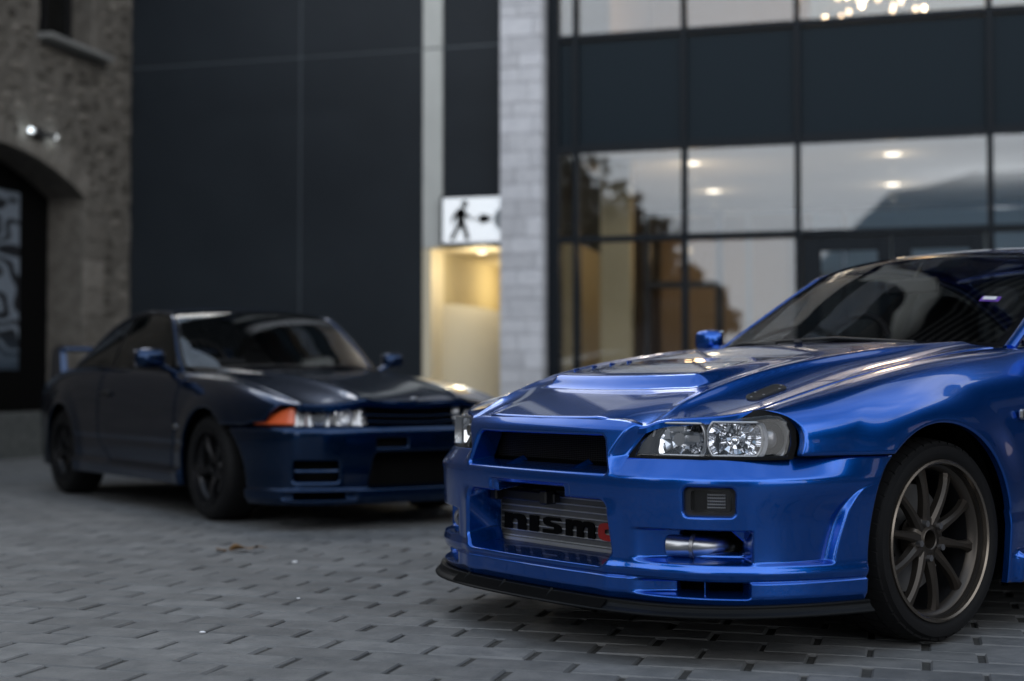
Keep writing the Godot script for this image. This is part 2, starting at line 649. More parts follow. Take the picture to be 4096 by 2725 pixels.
func omni(at: Vector3, color: Color, energy: float, size: float, parent: Node, called := "lamp_light") -> void:
	var l := OmniLight3D.new()
	l.name = called
	l.position = at
	l.light_color = color
	l.light_energy = energy
	l.light_size = size
	l.omni_range = 30.0
	l.omni_attenuation = 2.0
	l.shadow_enabled = true
	parent.add_child(l, true)

func facade() -> void:
	var rng := RandomNumberGenerator.new()
	rng.seed = 21
	# --- dark panelled wall, left part of the building ---
	var b := thing("dark_panel_building", "tall dark grey panelled building behind the navy car and its lit passage", "building", FO, FA)
	var top := 16.2
	var ys := [0.0, 4.8, 8.4, 12.0, 14.2, 16.2]
	var xs := [-5.0, -2.68, -1.10]
	for r in 5:
		for c in 2:
			if c == 0 and r > 1:
				continue
			var g := Geo.new()
			fbox(g, xs[c] + 0.006, xs[c + 1] - 0.006, ys[r] + 0.006, ys[r + 1] - 0.006, -0.12, 0.0, 0.004)
			part("wall_panel", g, M.panel, b)
		var gs := Geo.new()
		fbox(gs, -1.098, -0.853, maxf(ys[r], 2.42) + 0.004, ys[r + 1] - 0.012, -0.12, 0.012, 0.004)
		part("pale_strip", gs, M.strip, b)
		var gp := Geo.new()
		fbox(gp, -0.845, -0.05, maxf(ys[r], 2.42) + 0.006, ys[r + 1] - 0.006, -0.12, -0.004, 0.004)
		part("wall_panel", gp, M.panel, b)
	var g: Geo
	for r in 4:
		g = Geo.new()
		fbox(g, -5.0 if r < 2 else -2.68, 0.0, ys[r + 1] - 0.006, ys[r + 1] + 0.006, -0.1, -0.008)
		part("seam_trim", g, M.seam, b)
	g = Geo.new()
	fbox(g, -2.686, -2.674, 0.0, 8.4, -0.1, -0.0085)
	part("seam_trim", g, M.seam, b)
	# deep roof overhang, dark underneath with pale battens: what the windscreens mirror
	g = Geo.new()
	fbox(g, -2.9, 9.6, 16.22, 16.6, -3.2, 5.2, 0.02)
	part("roof_overhang", g, M.panel, b)
	for r in 10:
		g = Geo.new()
		fbox(g, -2.8, 9.5, 16.10, 16.21, 0.45 + r * 0.48, 0.58 + r * 0.48, 0.01)
		part("soffit_batten", g, M.strip, b)
	var back := Geo.new()
	fbox(back, -5.4, -2.68, 0.0, 8.36, -3.2, -0.14)
	fbox(back, -2.68, -1.12, 0.0, top, -3.2, -0.14)
	fbox(back, -1.12, 0.5, 2.55, top, -3.2, -0.14)
	part("wall_core", back, M.panel, b)
	# the lit passage
	var pg := Geo.new()
	fbox(pg, -1.10, -1.0, 0.0, 2.42, -0.5, -0.002)
	part("door_jamb", pg, M.cream, b)
	var inn := Geo.new()
	fbox(inn, -1.12, -1.0, 0.0, 2.55, -3.2, -0.5)
	fbox(inn, 0.40, 0.5, 0.0, 2.55, -3.2, -0.2)
	fbox(inn, -1.12, 0.5, 0.0, 2.55, -3.3, -3.2)
	part("passage_wall", inn, M.gold, b)
	var fl := Geo.new()
	fbox(fl, -1.12, 0.5, -0.02, 0.012, -3.2, -0.1)
	part("passage_floor", fl, M.floor_in, b)
	var ce := Geo.new()
	fbox(ce, -1.0, 0.40, 2.42, 2.54, -3.2, -0.14)
	part("passage_ceiling", ce, M.cream, b)
	# a cream half wall that curves away along the passage
	var hw := Geo.new()
	var rows := 14
	for k in rows:
		var t0 := float(k) / rows
		var t1 := float(k + 1) / rows
		var a := Vector3(lerpf(-1.0, 0.05, t0), 0, -0.42 - 0.5 * t0 * t0)
		var c := Vector3(lerpf(-1.0, 0.05, t1), 0, -0.42 - 0.5 * t1 * t1)
		var h0 := 1.78 - 0.22 * t0 * t0
		var h1 := 1.78 - 0.22 * t1 * t1
		hw.quad(a, c, c + Vector3(0, h1, 0), a + Vector3(0, h0, 0), Vector3(0, 0, 1))
		hw.quad(a + Vector3(0, h0, 0), c + Vector3(0, h1, 0), c + Vector3(0, h1, -0.12), a + Vector3(0, h0, -0.12), Vector3.UP)
	fbox(hw, 0.03, 0.05, 0.0, 1.56, -1.05, -0.92)
	part("half_wall", hw, M.cream, b)
	var cl := Geo.new()
	cl.lathe([Vector2(0.001, 0.0), Vector2(0.10, 0.0), Vector2(0.10, 0.03)], Vector3(-0.30, 2.40, -2.3), Basis(Vector3.RIGHT, PI / 2), 20)
	part("ceiling_lamp", cl, glow(Color(1.0, 0.78, 0.42), 2.2), b)
	omni(Vector3(-0.30, 2.18, -2.3), Color(1.0, 0.93, 0.76), 1.0, 0.1, b)
	var cl2 := Geo.new()
	cl2.lathe([Vector2(0.001, 0.0), Vector2(0.05, 0.0), Vector2(0.05, 0.03)], Vector3(-0.45, 2.40, -0.27), Basis(Vector3.RIGHT, PI / 2), 20)
	part("ceiling_lamp", cl2, glow(Color(1.0, 0.85, 0.55), 1.6), b)
	omni(Vector3(-0.45, 2.22, -0.24), Color(1.0, 0.94, 0.80), 0.42, 0.08, b)
	var sw := Geo.new()
	fbox(sw, 0.20, 0.38, 1.75, 1.98, -0.45, -0.40, 0.005)
	part("wall_box", sw, M.black, b)
	# --- pedestrian sign over the passage ---
	var s := thing("walking_person_sign", "white backlit sign with a black walking figure and arrow above the lit passage", "sign", fx() * Vector3(0, 0, 0), FA)
	g = Geo.new()
	fbox(g, -0.845, 0.33, 2.43, 3.025, 0.0, 0.11, 0.01)
	part("case", g, M.frame, s)
	g = Geo.new()
	fbox(g, -0.81, 0.30, 2.465, 2.99, 0.112, 0.118)
	part("lit_face", g, glow(Color(0.86, 0.93, 1.0), 0.72), s)
	var T := Transform3D(Basis.IDENTITY, Vector3(-0.60, 2.49, 0.12))
	g = Geo.new()
	var circ := PackedVector2Array()
	for k in 16:
		circ.append(Vector2(0.06, 0.425) + Vector2(cos(TAU * k / 16), sin(TAU * k / 16)) * 0.042)
	g.prism(circ, 0, 0.004, T)
	g.prism(PackedVector2Array([Vector2(-0.03, 0.36), Vector2(0.0, 0.385), Vector2(0.06, 0.375), Vector2(0.075, 0.33), Vector2(0.15, 0.26), Vector2(0.135, 0.235), Vector2(0.06, 0.28), Vector2(0.065, 0.20), Vector2(0.095, 0.12), Vector2(0.125, 0.01), Vector2(0.07, 0.0), Vector2(0.045, 0.10), Vector2(0.01, 0.16), Vector2(-0.025, 0.10), Vector2(-0.075, 0.0), Vector2(-0.125, 0.015), Vector2(-0.075, 0.11), Vector2(-0.03, 0.21), Vector2(-0.035, 0.28), Vector2(-0.06, 0.26), Vector2(-0.085, 0.20), Vector2(-0.11, 0.21), Vector2(-0.085, 0.30)]), 0, 0.004, T)
	part("walking_figure", g, M.ink, s)
	g = Geo.new()
	g.prism(PackedVector2Array([Vector2(0.16, 0.235), Vector2(0.235, 0.235), Vector2(0.25, 0.19), Vector2(0.34, 0.20), Vector2(0.40, 0.245), Vector2(0.34, 0.29), Vector2(0.25, 0.30), Vector2(0.235, 0.255), Vector2(0.16, 0.255)]), 0, 0.004, T)
	part("arrow", g, M.ink, s)
	g = Geo.new()
	circ = PackedVector2Array()
	for k in 28:
		circ.append(Vector2(0.56, 0.235) + Vector2(cos(TAU * k / 28), sin(TAU * k / 28)) * 0.145)
	g.prism(circ, 0, 0.004, T)
	part("disc", g, mat(Color(0.22, 0.24, 0.25), 0.6), s)
	var al := AreaLight3D.new()
	al.name = "sign_light"
	al.position = Vector3(-0.25, 2.73, 0.14)
	al.rotation.y = PI
	al.area_size = Vector2(1.0, 0.5)
	al.light_color = Color(0.86, 0.93, 1.0)
	al.light_energy = 0.4
	al.area_range = 30.0
	al.shadow_enabled = true
	s.add_child(al, true)
	# --- block-clad column ---
	var col := thing("block_clad_column", "pale grey column of staggered stone blocks between the dark wall and the glass front", "column", FO, FA)
	g = Geo.new()
	fbox(g, -0.055, 0.415, 0.0, top, -0.25, 0.26)
	part("column_core", g, M.mortar, col)
	var y := 0.0
	var row := 0
	while y < top - 0.1:
		var h := rng.randf_range(0.14, 0.24)
		var cut := rng.randf_range(0.08, 0.30) if row % 2 else rng.randf_range(-0.06, 0.1)
		for part_x in [[-0.07, cut + 0.07], [cut + 0.07, 0.43]]:
			var bk := Geo.new()
			fbox(bk, part_x[0] + 0.003, part_x[1] - 0.003, y + 0.003, y + h - 0.003, -0.26, 0.275 + rng.randf_range(-0.004, 0.007), 0.004)
			part("block", bk, M.block[rng.randi() % 4], col)
		y += h
		row += 1
	glass_front(rng)

const SPOTS := [[1.86, -1.6], [4.27, -1.55], [1.78, -4.2], [4.23, -4.2], [7.0, -1.4]]

func glass_front(rng: RandomNumberGenerator) -> void:
	var b := thing("glass_fronted_building", "glass and dark metal curtain wall with double doors behind the blue car", "building", FO, FA)
	var mx := [0.545, 0.77, 2.02, 3.275, 5.29, 6.55, 7.8, 9.05]
	var hy := [0.06, 2.47, 3.515, 4.80, 7.2, 8.45, 10.9, 12.1, 14.6, 15.8]
	var frames := Geo.new()
	for k in mx.size():
		var g := Geo.new()
		fbox(g, mx[k] - 0.032, mx[k] + 0.032, 0.0, 16.2, -0.12, 0.05, 0.004)
		part("mullion", g, M.frame, b)
	for k in hy.size():
		var hh := 0.035 if k != 2 else 0.05
		for c in mx.size() - 1:
			if k == 0 and c == 3:
				continue
			var g := Geo.new()
			fbox(g, mx[c] + 0.034, mx[c + 1] - 0.034, hy[k] - hh, hy[k] + hh, -0.10, 0.038, 0.004)
			part("transom", g, M.frame, b)
	for k in hy.size() - 1:
		for c in mx.size() - 1:
			var x0: float = mx[c] + 0.034
			var x1: float = mx[c + 1] - 0.034
			var y0: float = hy[k] + 0.037
			var y1: float = hy[k + 1] - 0.052
			if k == 0 and c == 3:
				continue
			var g := Geo.new()
			var solid := k == 2 or k == 4 or k == 6 or k == 8 or k == 10
			fbox(g, x0, x1, y0, y1, -0.012 if not solid else -0.06, 0.0 if not solid else -0.004)
			part("spandrel" if solid else "pane", g, M.spandrel if solid else M.coated, b)
	# double doors
	for k in 2:
		var x0: float = 3.32 + k * 0.955
		var d := Geo.new()
		var x1 := x0 + 0.94
		fbox(d, x0, x0 + 0.20, 0.02, 2.42, -0.05, 0.012, 0.004)
		fbox(d, x1 - 0.14, x1, 0.02, 2.42, -0.05, 0.012, 0.004)
		fbox(d, x0 + 0.20, x1 - 0.14, 2.27, 2.42, -0.05, 0.012, 0.004)
		fbox(d, x0 + 0.20, x1 - 0.14, 0.02, 0.30, -0.05, 0.012, 0.004)
		var dr := part("door", d, M.frame, b)
		var gp := Geo.new()
		fbox(gp, x0 + 0.20, x1 - 0.14, 0.30, 2.27, -0.03, -0.02)
		part("pane", gp, M.coated, dr)
		var hd := Geo.new()
		var hx: float = x1 - 0.07 if k == 0 else x0 + 0.07
		hd.tube([Vector3(hx, 0.8, 0.06), Vector3(hx, 1.5, 0.06)], [0.014], 8)
		part("handle", hd, M.steel, dr)
	var pier := Geo.new()
	fbox(pier, 1.72, 2.30, 7.4, 16.1, 0.06, 0.35, 0.01)
	part("pale_pier", pier, M.strip, b)
	# dark fin wall beside the column, glazed and glossy
	var rt := Geo.new()
	fbox(rt, 0.44, 0.51, 0.0, 16.2, -0.3, 0.05)
	part("edge_frame", rt, M.frame, b)
	# rooms
	var room := Geo.new()
	fbox(room, 0.41, 9.2, 3.55, 3.62, -7.0, -0.13)
	fbox(room, 0.41, 9.2, 7.25, 7.35, -7.0, -0.13)
	fbox(room, 0.41, 9.2, 4.70, 4.74, -7.0, -0.13)
	part("ceiling", room, M.plaster, b)
	room = Geo.new()
	fbox(room, 0.41, 9.2, -0.03, 0.008, -7.0, -0.13)
	part("floor", room, M.floor_in, b)
	room = Geo.new()
	fbox(room, 0.30, 0.40, 0.0, 16.2, -7.0, -0.3)
	fbox(room, 9.1, 9.3, 0.0, 16.2, -7.0, -0.02)
	fbox(room, 0.30, 2.95, 0.0, 16.2, -7.1, -7.0)
	fbox(room, 0.41, 9.2, 7.4, 16.2, -2.2, -2.0)
	fbox(room, 0.30, 9.3, 15.9, 16.2, -7.1, -0.2)
	part("inner_wall", room, M.brown, b)
	room = Geo.new()
	fbox(room, 0.80, 1.18, 0.0, 3.53, -1.35, -1.15)
	part("gold_pier", room, M.gold, b)
	room = Geo.new()
	fbox(room, 1.20, 2.9, 0.0, 2.85, -3.3, -3.2)
	fbox(room, 2.9, 6.5, 0.0, 1.2, -4.3, -4.2)
	part("inner_partition", room, M.brown, b)
	room = Geo.new()
	fbox(room, 2.95, 9.3, 0.0, 16.2, -7.1, -7.0)
	part("pale_inner_wall", room, M.cool_wall, b)
	room = Geo.new()
	fbox(room, 2.0, 9.0, 2.98, 3.06, -2.56, -2.46)
	for q in [2.42, 3.62, 6.0]:
		fbox(room, q, q + 0.08, 0.0, 2.98, -2.55, -2.47)
	part("inner_beam", room, M.seam, b)
	room = Geo.new()
	for q in [1.27, 2.16]:
		fbox(room, q, q + 0.09, 0.0, 2.95, -1.6, -1.5)
	fbox(room, 1.27, 2.25, 2.0, 2.08, -1.6, -1.5)
	fbox(room, 1.27, 2.25, 2.88, 2.96, -1.6, -1.5)
	part("inner_frame", room, M.black, b)
	omni(Vector3(5.6, 2.5, -3.6), Color(0.95, 0.97, 1.0), 0.7, 0.1, b, "hall_lamp_light")
	room = Geo.new()
	room.ball(Vector3(5.6, 2.5, -3.6), Vector3(0.05, 0.05, 0.05), 10, 8)
	part("hall_lamp", room, glow(Color(0.95, 0.97, 1.0), 1.5), b)
	omni(Vector3(1.75, 2.5, -1.9), Color(1.0, 0.84, 0.60), 0.35, 0.1, b, "pier_lamp_light")
	room = Geo.new()
	room.ball(Vector3(1.75, 2.5, -1.9), Vector3(0.05, 0.05, 0.05), 10, 8)
	part("pier_lamp", room, glow(Color(1.0, 0.8, 0.5), 1.6), b)
	# recessed ceiling lights, each with its lamp
	var spots := SPOTS
	for q in spots:
		var c := Geo.new()
		c.lathe([Vector2(0.001, 0.0), Vector2(0.085, 0.0), Vector2(0.10, -0.02)], Vector3(q[0], 3.54, q[1]), Basis(Vector3.RIGHT, PI / 2), 18)
		part("ceiling_lamp", c, glow(Color(1.0, 0.93, 0.78), 3.2), b)
		omni(Vector3(q[0], 3.36, q[1]), Color(1.0, 0.90, 0.74), 0.08, 0.06, b)
	for q in [1.6, 4.2, 6.8]:
		omni(Vector3(q, 6.6, -2.6), Color(1.0, 0.93, 0.84), 1.1, 0.3, b, "upper_lamp_light")
		var u := Geo.new()
		u.ball(Vector3(q, 6.6, -2.6), Vector3(0.14, 0.14, 0.14), 12, 8)
		part("upper_lamp", u, glow(Color(1.0, 0.9, 0.76), 1.5), b)
	# chandelier of many small bulbs on the upper floor
	var ch := thing("crystal_chandelier", "glittering chandelier of small bulbs behind the upper right window", "chandelier", fx() * Vector3(4.03, 5.43, -2.4), FA)
	var st := Geo.new()
	st.tube([Vector3(0, 0.3, 0), Vector3(0, 1.9, 0)], [0.012], 8)
	for k in 10:
		var a := TAU * k / 10
		st.tube([Vector3(0, 0.3, 0), Vector3(cos(a) * 0.6, 0.12, sin(a) * 0.6)], [0.008], 6)
	part("stem", st, M.steel, ch)
	for k in 22:
		var a := TAU * k / 11 + (0.3 if k > 10 else 0.0)
		var r := 0.62 if k <= 10 else 0.36
		var bl := Geo.new()
		bl.ball(Vector3(cos(a) * r, 0.06 + 0.10 * sin(k * 2.1) + (0.16 if k > 10 else 0.0), sin(a) * r), Vector3(0.022, 0.03, 0.022), 8, 6)
		part("bulb", bl, glow(Color(1.0, 0.74, 0.46), 26.0 if k % 3 == 0 else 7.0), ch)
	omni(Vector3(0, 0.55, 0), Color(1.0, 0.8, 0.55), 2.5, 0.3, ch)

func annex() -> void:
	var b := thing("dark_annex", "dark panelled annex continuing the glass building outside the right edge", "building", FO, FA)
	var k := 0
	for r in 4:
		for c in 4:
			var g := Geo.new()
			fbox(g, 9.4 + c * 3.0 + 0.008, 12.4 + c * 3.0 - 0.008, r * 3.6 + 0.008, r * 3.6 + 3.592, -0.1, 0.0, 0.005)
			part("wall_panel", g, M.panel, b)
			if r > 0:
				g = Geo.new()
				fbox(g, 10.3 + c * 3.0, 11.5 + c * 3.0, r * 3.6 + 0.8, r * 3.6 + 2.6, 0.002, 0.02)
				part("window", g, M.gloss, b)
	var g2 := Geo.new()
	fbox(g2, 9.35, 21.5, 0.0, 14.5, -6.0, -0.12)
	part("wall_core", g2, M.panel, b)

func stone_house() -> void:
	# wall along local x = -5, running from the panelled building towards the camera
	var b := thing("old_stone_building", "old rough stone building with an arched doorway at the left edge", "building", FO, FA)
	var rng := RandomNumberGenerator.new()
	rng.seed = 5
	var arch_c := 2.75
	var arch_w := 1.73
	var crown := 3.43
	var spring := 3.02
	var R := (arch_w * arch_w + (crown - spring) ** 2) / (2.0 * (crown - spring))
	var cy := crown - R
	var open := func(z: float, y: float) -> bool:          # doorway
		if absf(z - arch_c) > arch_w:
			return false
		return y < cy + sqrt(maxf(R * R - (z - arch_c) ** 2, 0.0)) and y > 0.5
	var win := func(z: float, y: float) -> bool:
		return z > 0.86 and z < 1.96 and y > 4.78 and y < 6.6
	# wall body: sheet with the openings cut out, its face rubbled
	var nz := FastNoiseLite.new()
	nz.seed = 9; nz.frequency = 3.2; nz.fractal_octaves = 4
	var g := Geo.new()
	sheet(g, 0.0, 16.0, 640, 0.0, 7.2, 250, func(u: float, v: float) -> Vector3:
		var da := 9.0
		if absf(u - arch_c) < arch_w + 0.5:
			var rr := sqrt((u - arch_c) ** 2 + (v - cy) ** 2) - R
			var sx := absf(u - arch_c) - arch_w
			da = maxf(maxf(rr if v > spring - 0.3 else -9.0, sx), 0.5 - v)
		var dw := maxf(absf(u - 1.41) - 0.55, absf(v - 5.69) - 0.91)
		sd = minf(da, dw)
		return Vector3(-5.0 + nz.get_noise_2d(u, v) * 0.022 - fillet(sd, 0.03), v, u), Vector3(-9, 3, 8), 0.48, Vector3(-1, 0, 0))
	part("wall", g, M.render, b)
	# rubble stones set proud of the wall face
	var placed := []
	var tries := 0
	while placed.size() < 290 and tries < 9000:
		tries += 1
		var near := placed.size() < 220
		var z := rng.randf_range(0.12, 3.2) if near else rng.randf_range(3.0, 9.0)
		var y := rng.randf_range(3.2, 7.0) if rng.randf() < 0.68 else rng.randf_range(0.3, 3.2)
		var w := rng.randf_range(0.12, 0.36)
		var h := rng.randf_range(0.07, 0.19)
		var bad := false
		for q in [[-1, -1], [1, -1], [-1, 1], [1, 1], [0, 0]]:
			var zz: float = z + q[0] * (w / 2 + 0.10)
			var yy: float = y + q[1] * (h / 2 + 0.10)
			if open.call(zz, yy) or win.call(zz, yy):
				bad = true
		for o in placed:
			if absf(o[0] - z) < (o[2] + w) * 0.46 and absf(o[1] - y) < (o[3] + h) * 0.46:
				bad = true
				break
		if bad:
			continue
		placed.append([z, y, w, h])
		var s := Geo.new()
		var poly := PackedVector2Array()
		for k in 8:
			var a := TAU * k / 8 + rng.randf_range(-0.2, 0.2)
			var e := 0.5 / maxf(absf(cos(a)), absf(sin(a))) * rng.randf_range(0.78, 0.98)
			poly.append(Vector2(cos(a) * e * w, sin(a) * e * h))
		var f := s.p.size()
		var dome := rng.randf_range(0.008, 0.024)
		var ctr := Vector3(-4.99 + dome, y + rng.randf_range(-0.01, 0.01), z)
		for k in 8:
			var a := poly[k]
			var c := poly[(k + 1) % 8]
			var ia := Vector3(-4.995 + dome * 0.8, y + a.y * 0.72, z + a.x * 0.72)
			var ic := Vector3(-4.995 + dome * 0.8, y + c.y * 0.72, z + c.x * 0.72)
			s.facet(ctr, ia, ic, Vector3(1, 0, 0))
			var oa := Vector3(-5.03, y + a.y, z + a.x)
			var oc := Vector3(-5.03, y + c.y, z + c.x)
			var nn := Vector3(0.6, a.y + c.y, a.x + c.x)
			s.facet(ia, oa, oc, nn); s.facet(ia, oc, ic, nn)
		part("stone", s, M.stone[rng.randi() % 5], b)
	# arch ring of paler dressed stones, and the quoins below it
	M.dressed = []
	for k in 3:
		var t := 0.15 + 0.03 * k
		M.dressed.append(bump(tri_tex(mat(Color(0.2, 0.2, 0.2), 0.95, 0.0, 0.2), noise_tex(0.02, Color(t * 0.8, t * 0.73, t * 0.63), Color(t * 1.2, t * 1.1, t * 0.98), 171 + k), 0.7), noise_tex(0.04, Color.WHITE, Color.WHITE, 14, 256, 4, 3.0), 0.7))
	var half := asin(arch_w / R)
	for k in 17:
		var a0 := lerpf(-half, half, (k + 0.03) / 17.0)
		var a1 := lerpf(-half, half, (k + 0.97) / 17.0)
		var vs := Geo.new()
		var rin := R + 0.004
		var rout := R + 0.24 + 0.05 * rng.randf()
		var q := []
		for e in [[a0, rin], [a1, rin], [a1, rout], [a0, rout]]:
			q.append(Vector2(arch_c + sin(e[0]) * e[1], cy + cos(e[0]) * e[1]))
		vs.prism(PackedVector2Array(q), 0.0, 0.07, Transform3D(Basis(Vector3(0, 0, 1), Vector3(0, 1, 0), Vector3(1, 0, 0)), Vector3(-5.05, 0, 0)))
		part("arch_stone", vs, M.dressed[rng.randi() % 3], b)
	var qy := 0.5
	while qy < spring - 0.15:
		var qh := rng.randf_range(0.22, 0.36)
		var ql := rng.randf_range(0.2, 0.42)
		var qs := Geo.new()
		fbox(qs, -5.05, -4.982 + rng.randf_range(0.0, 0.006), qy + 0.004, minf(qy + qh, spring - 0.02) - 0.004, arch_c - arch_w - ql, arch_c - arch_w - 0.004, 0.008)
		part("quoin", qs, M.dressed[rng.randi() % 3], b)
		qy += qh
	# plinth and threshold
	g = Geo.new()
	fbox(g, -5.9, -4.94, -0.02, 0.5, 1.03, 4.5, 0.02)
	part("threshold", g, M.concrete, b)
	# inside of the doorway: dark timber frame and door, and the gloom behind
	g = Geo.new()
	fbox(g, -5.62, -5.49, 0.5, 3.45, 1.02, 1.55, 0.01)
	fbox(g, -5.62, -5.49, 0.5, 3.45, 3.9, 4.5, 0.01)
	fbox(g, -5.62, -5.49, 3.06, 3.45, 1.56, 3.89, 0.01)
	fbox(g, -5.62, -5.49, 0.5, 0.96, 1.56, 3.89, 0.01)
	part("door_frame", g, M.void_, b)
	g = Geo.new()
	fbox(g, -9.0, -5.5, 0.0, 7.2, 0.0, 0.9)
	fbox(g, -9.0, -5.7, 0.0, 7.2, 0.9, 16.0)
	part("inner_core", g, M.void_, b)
	# window with its ledge
	g = Geo.new()
	g.box(Vector3(-4.98, 4.745, 1.36), Vector3(0.34, 0.07, 1.32), 0.012)
	part("window_ledge", g, M.ledge, b)
	g = Geo.new()
	fbox(g, -5.36, -5.3, 4.78, 6.6, 0.86, 0.93)
	fbox(g, -5.36, -5.3, 4.78, 6.6, 1.38, 1.44)
	fbox(g, -5.36, -5.3, 4.78, 6.6, 1.89, 1.96)
	fbox(g, -5.36, -5.3, 5.6, 5.66, 0.93, 1.89)
	var wf := part("window", g, M.black, b)
	g = Geo.new()
	fbox(g, -5.345, -5.335, 4.78, 6.6, 0.93, 1.89)
	part("pane", g, M.tint, wf)
	# printed poster with a swirling black and white pattern
	var po := thing("swirl_poster", "tall black and white poster of swirling shapes inside the arched doorway", "poster", FO, FA)
	var im := Image.create(256, 512, false, Image.FORMAT_RGB8)
	var pn := FastNoiseLite.new()
	pn.seed = 3; pn.frequency = 0.007; pn.fractal_octaves = 2
	for yy in 512:
		for xx in 256:
			var q := sin(pn.get_noise_2d(xx, yy * 0.8) * 16.0 + yy * 0.012)
			var t := clampf(q * 4.0 + 0.5, 0.0, 1.0)
			var cc := Color(0.01, 0.012, 0.016).lerp(Color(0.17, 0.20, 0.24), t)
			if yy > 400:
				cc = cc.lerp(Color(0.03, 0.05, 0.075), (yy - 400) / 112.0)
			im.set_pixel(xx, yy, cc.linear_to_srgb())
	var pm := mat(Color.WHITE, 0.5)
	pm.albedo_color = Color.WHITE
	pm.albedo_texture = ImageTexture.create_from_image(im)
	g = Geo.new()
	g.quad(Vector3(-5.485, 0.98, 3.85), Vector3(-5.485, 0.98, 1.60), Vector3(-5.485, 3.03, 1.60), Vector3(-5.485, 3.03, 3.85), Vector3(1, 0, 0))
	for k in g.uv.size():
		g.uv[k] = Vector2(g.uv[k].x, 1.0 - g.uv[k].y)
	part("print", g, pm, po)
	g = Geo.new()
	fbox(g, -5.50, -5.488, 0.97, 3.04, 1.59, 3.86)
	part("backing", g, M.black, po)
	# twin wall light above the arch
	var wl := thing("twin_wall_lamp", "small twin-headed wall lamp lit at both ends above the stone arch", "lamp", fx() * Vector3(-4.93, 3.625, 2.02), FA)
	g = Geo.new()
	g.box(Vector3(-0.03, 0, 0), Vector3(0.09, 0.12, 0.12), 0.01)
	part("mount", g, M.black, wl)
	g = Geo.new()
	g.tube([Vector3(0.03, 0, -0.20), Vector3(0.03, 0, 0.20)], [0.03], 12)
	part("tube_body", g, M.steel, wl)
	for s in [-1.0, 1.0]:
		g = Geo.new()
		g.tube([Vector3(0.03, 0, s * 0.20), Vector3(0.03, 0, s * 0.24)], [0.028, 0.031], 12)
		part("lit_end", g, glow(Color(0.9, 0.97, 1.0), 1.1), wl)
		omni(Vector3(0.03, 0, s * 0.24), Color(0.9, 0.96, 1.0), 0.025, 0.04, wl)

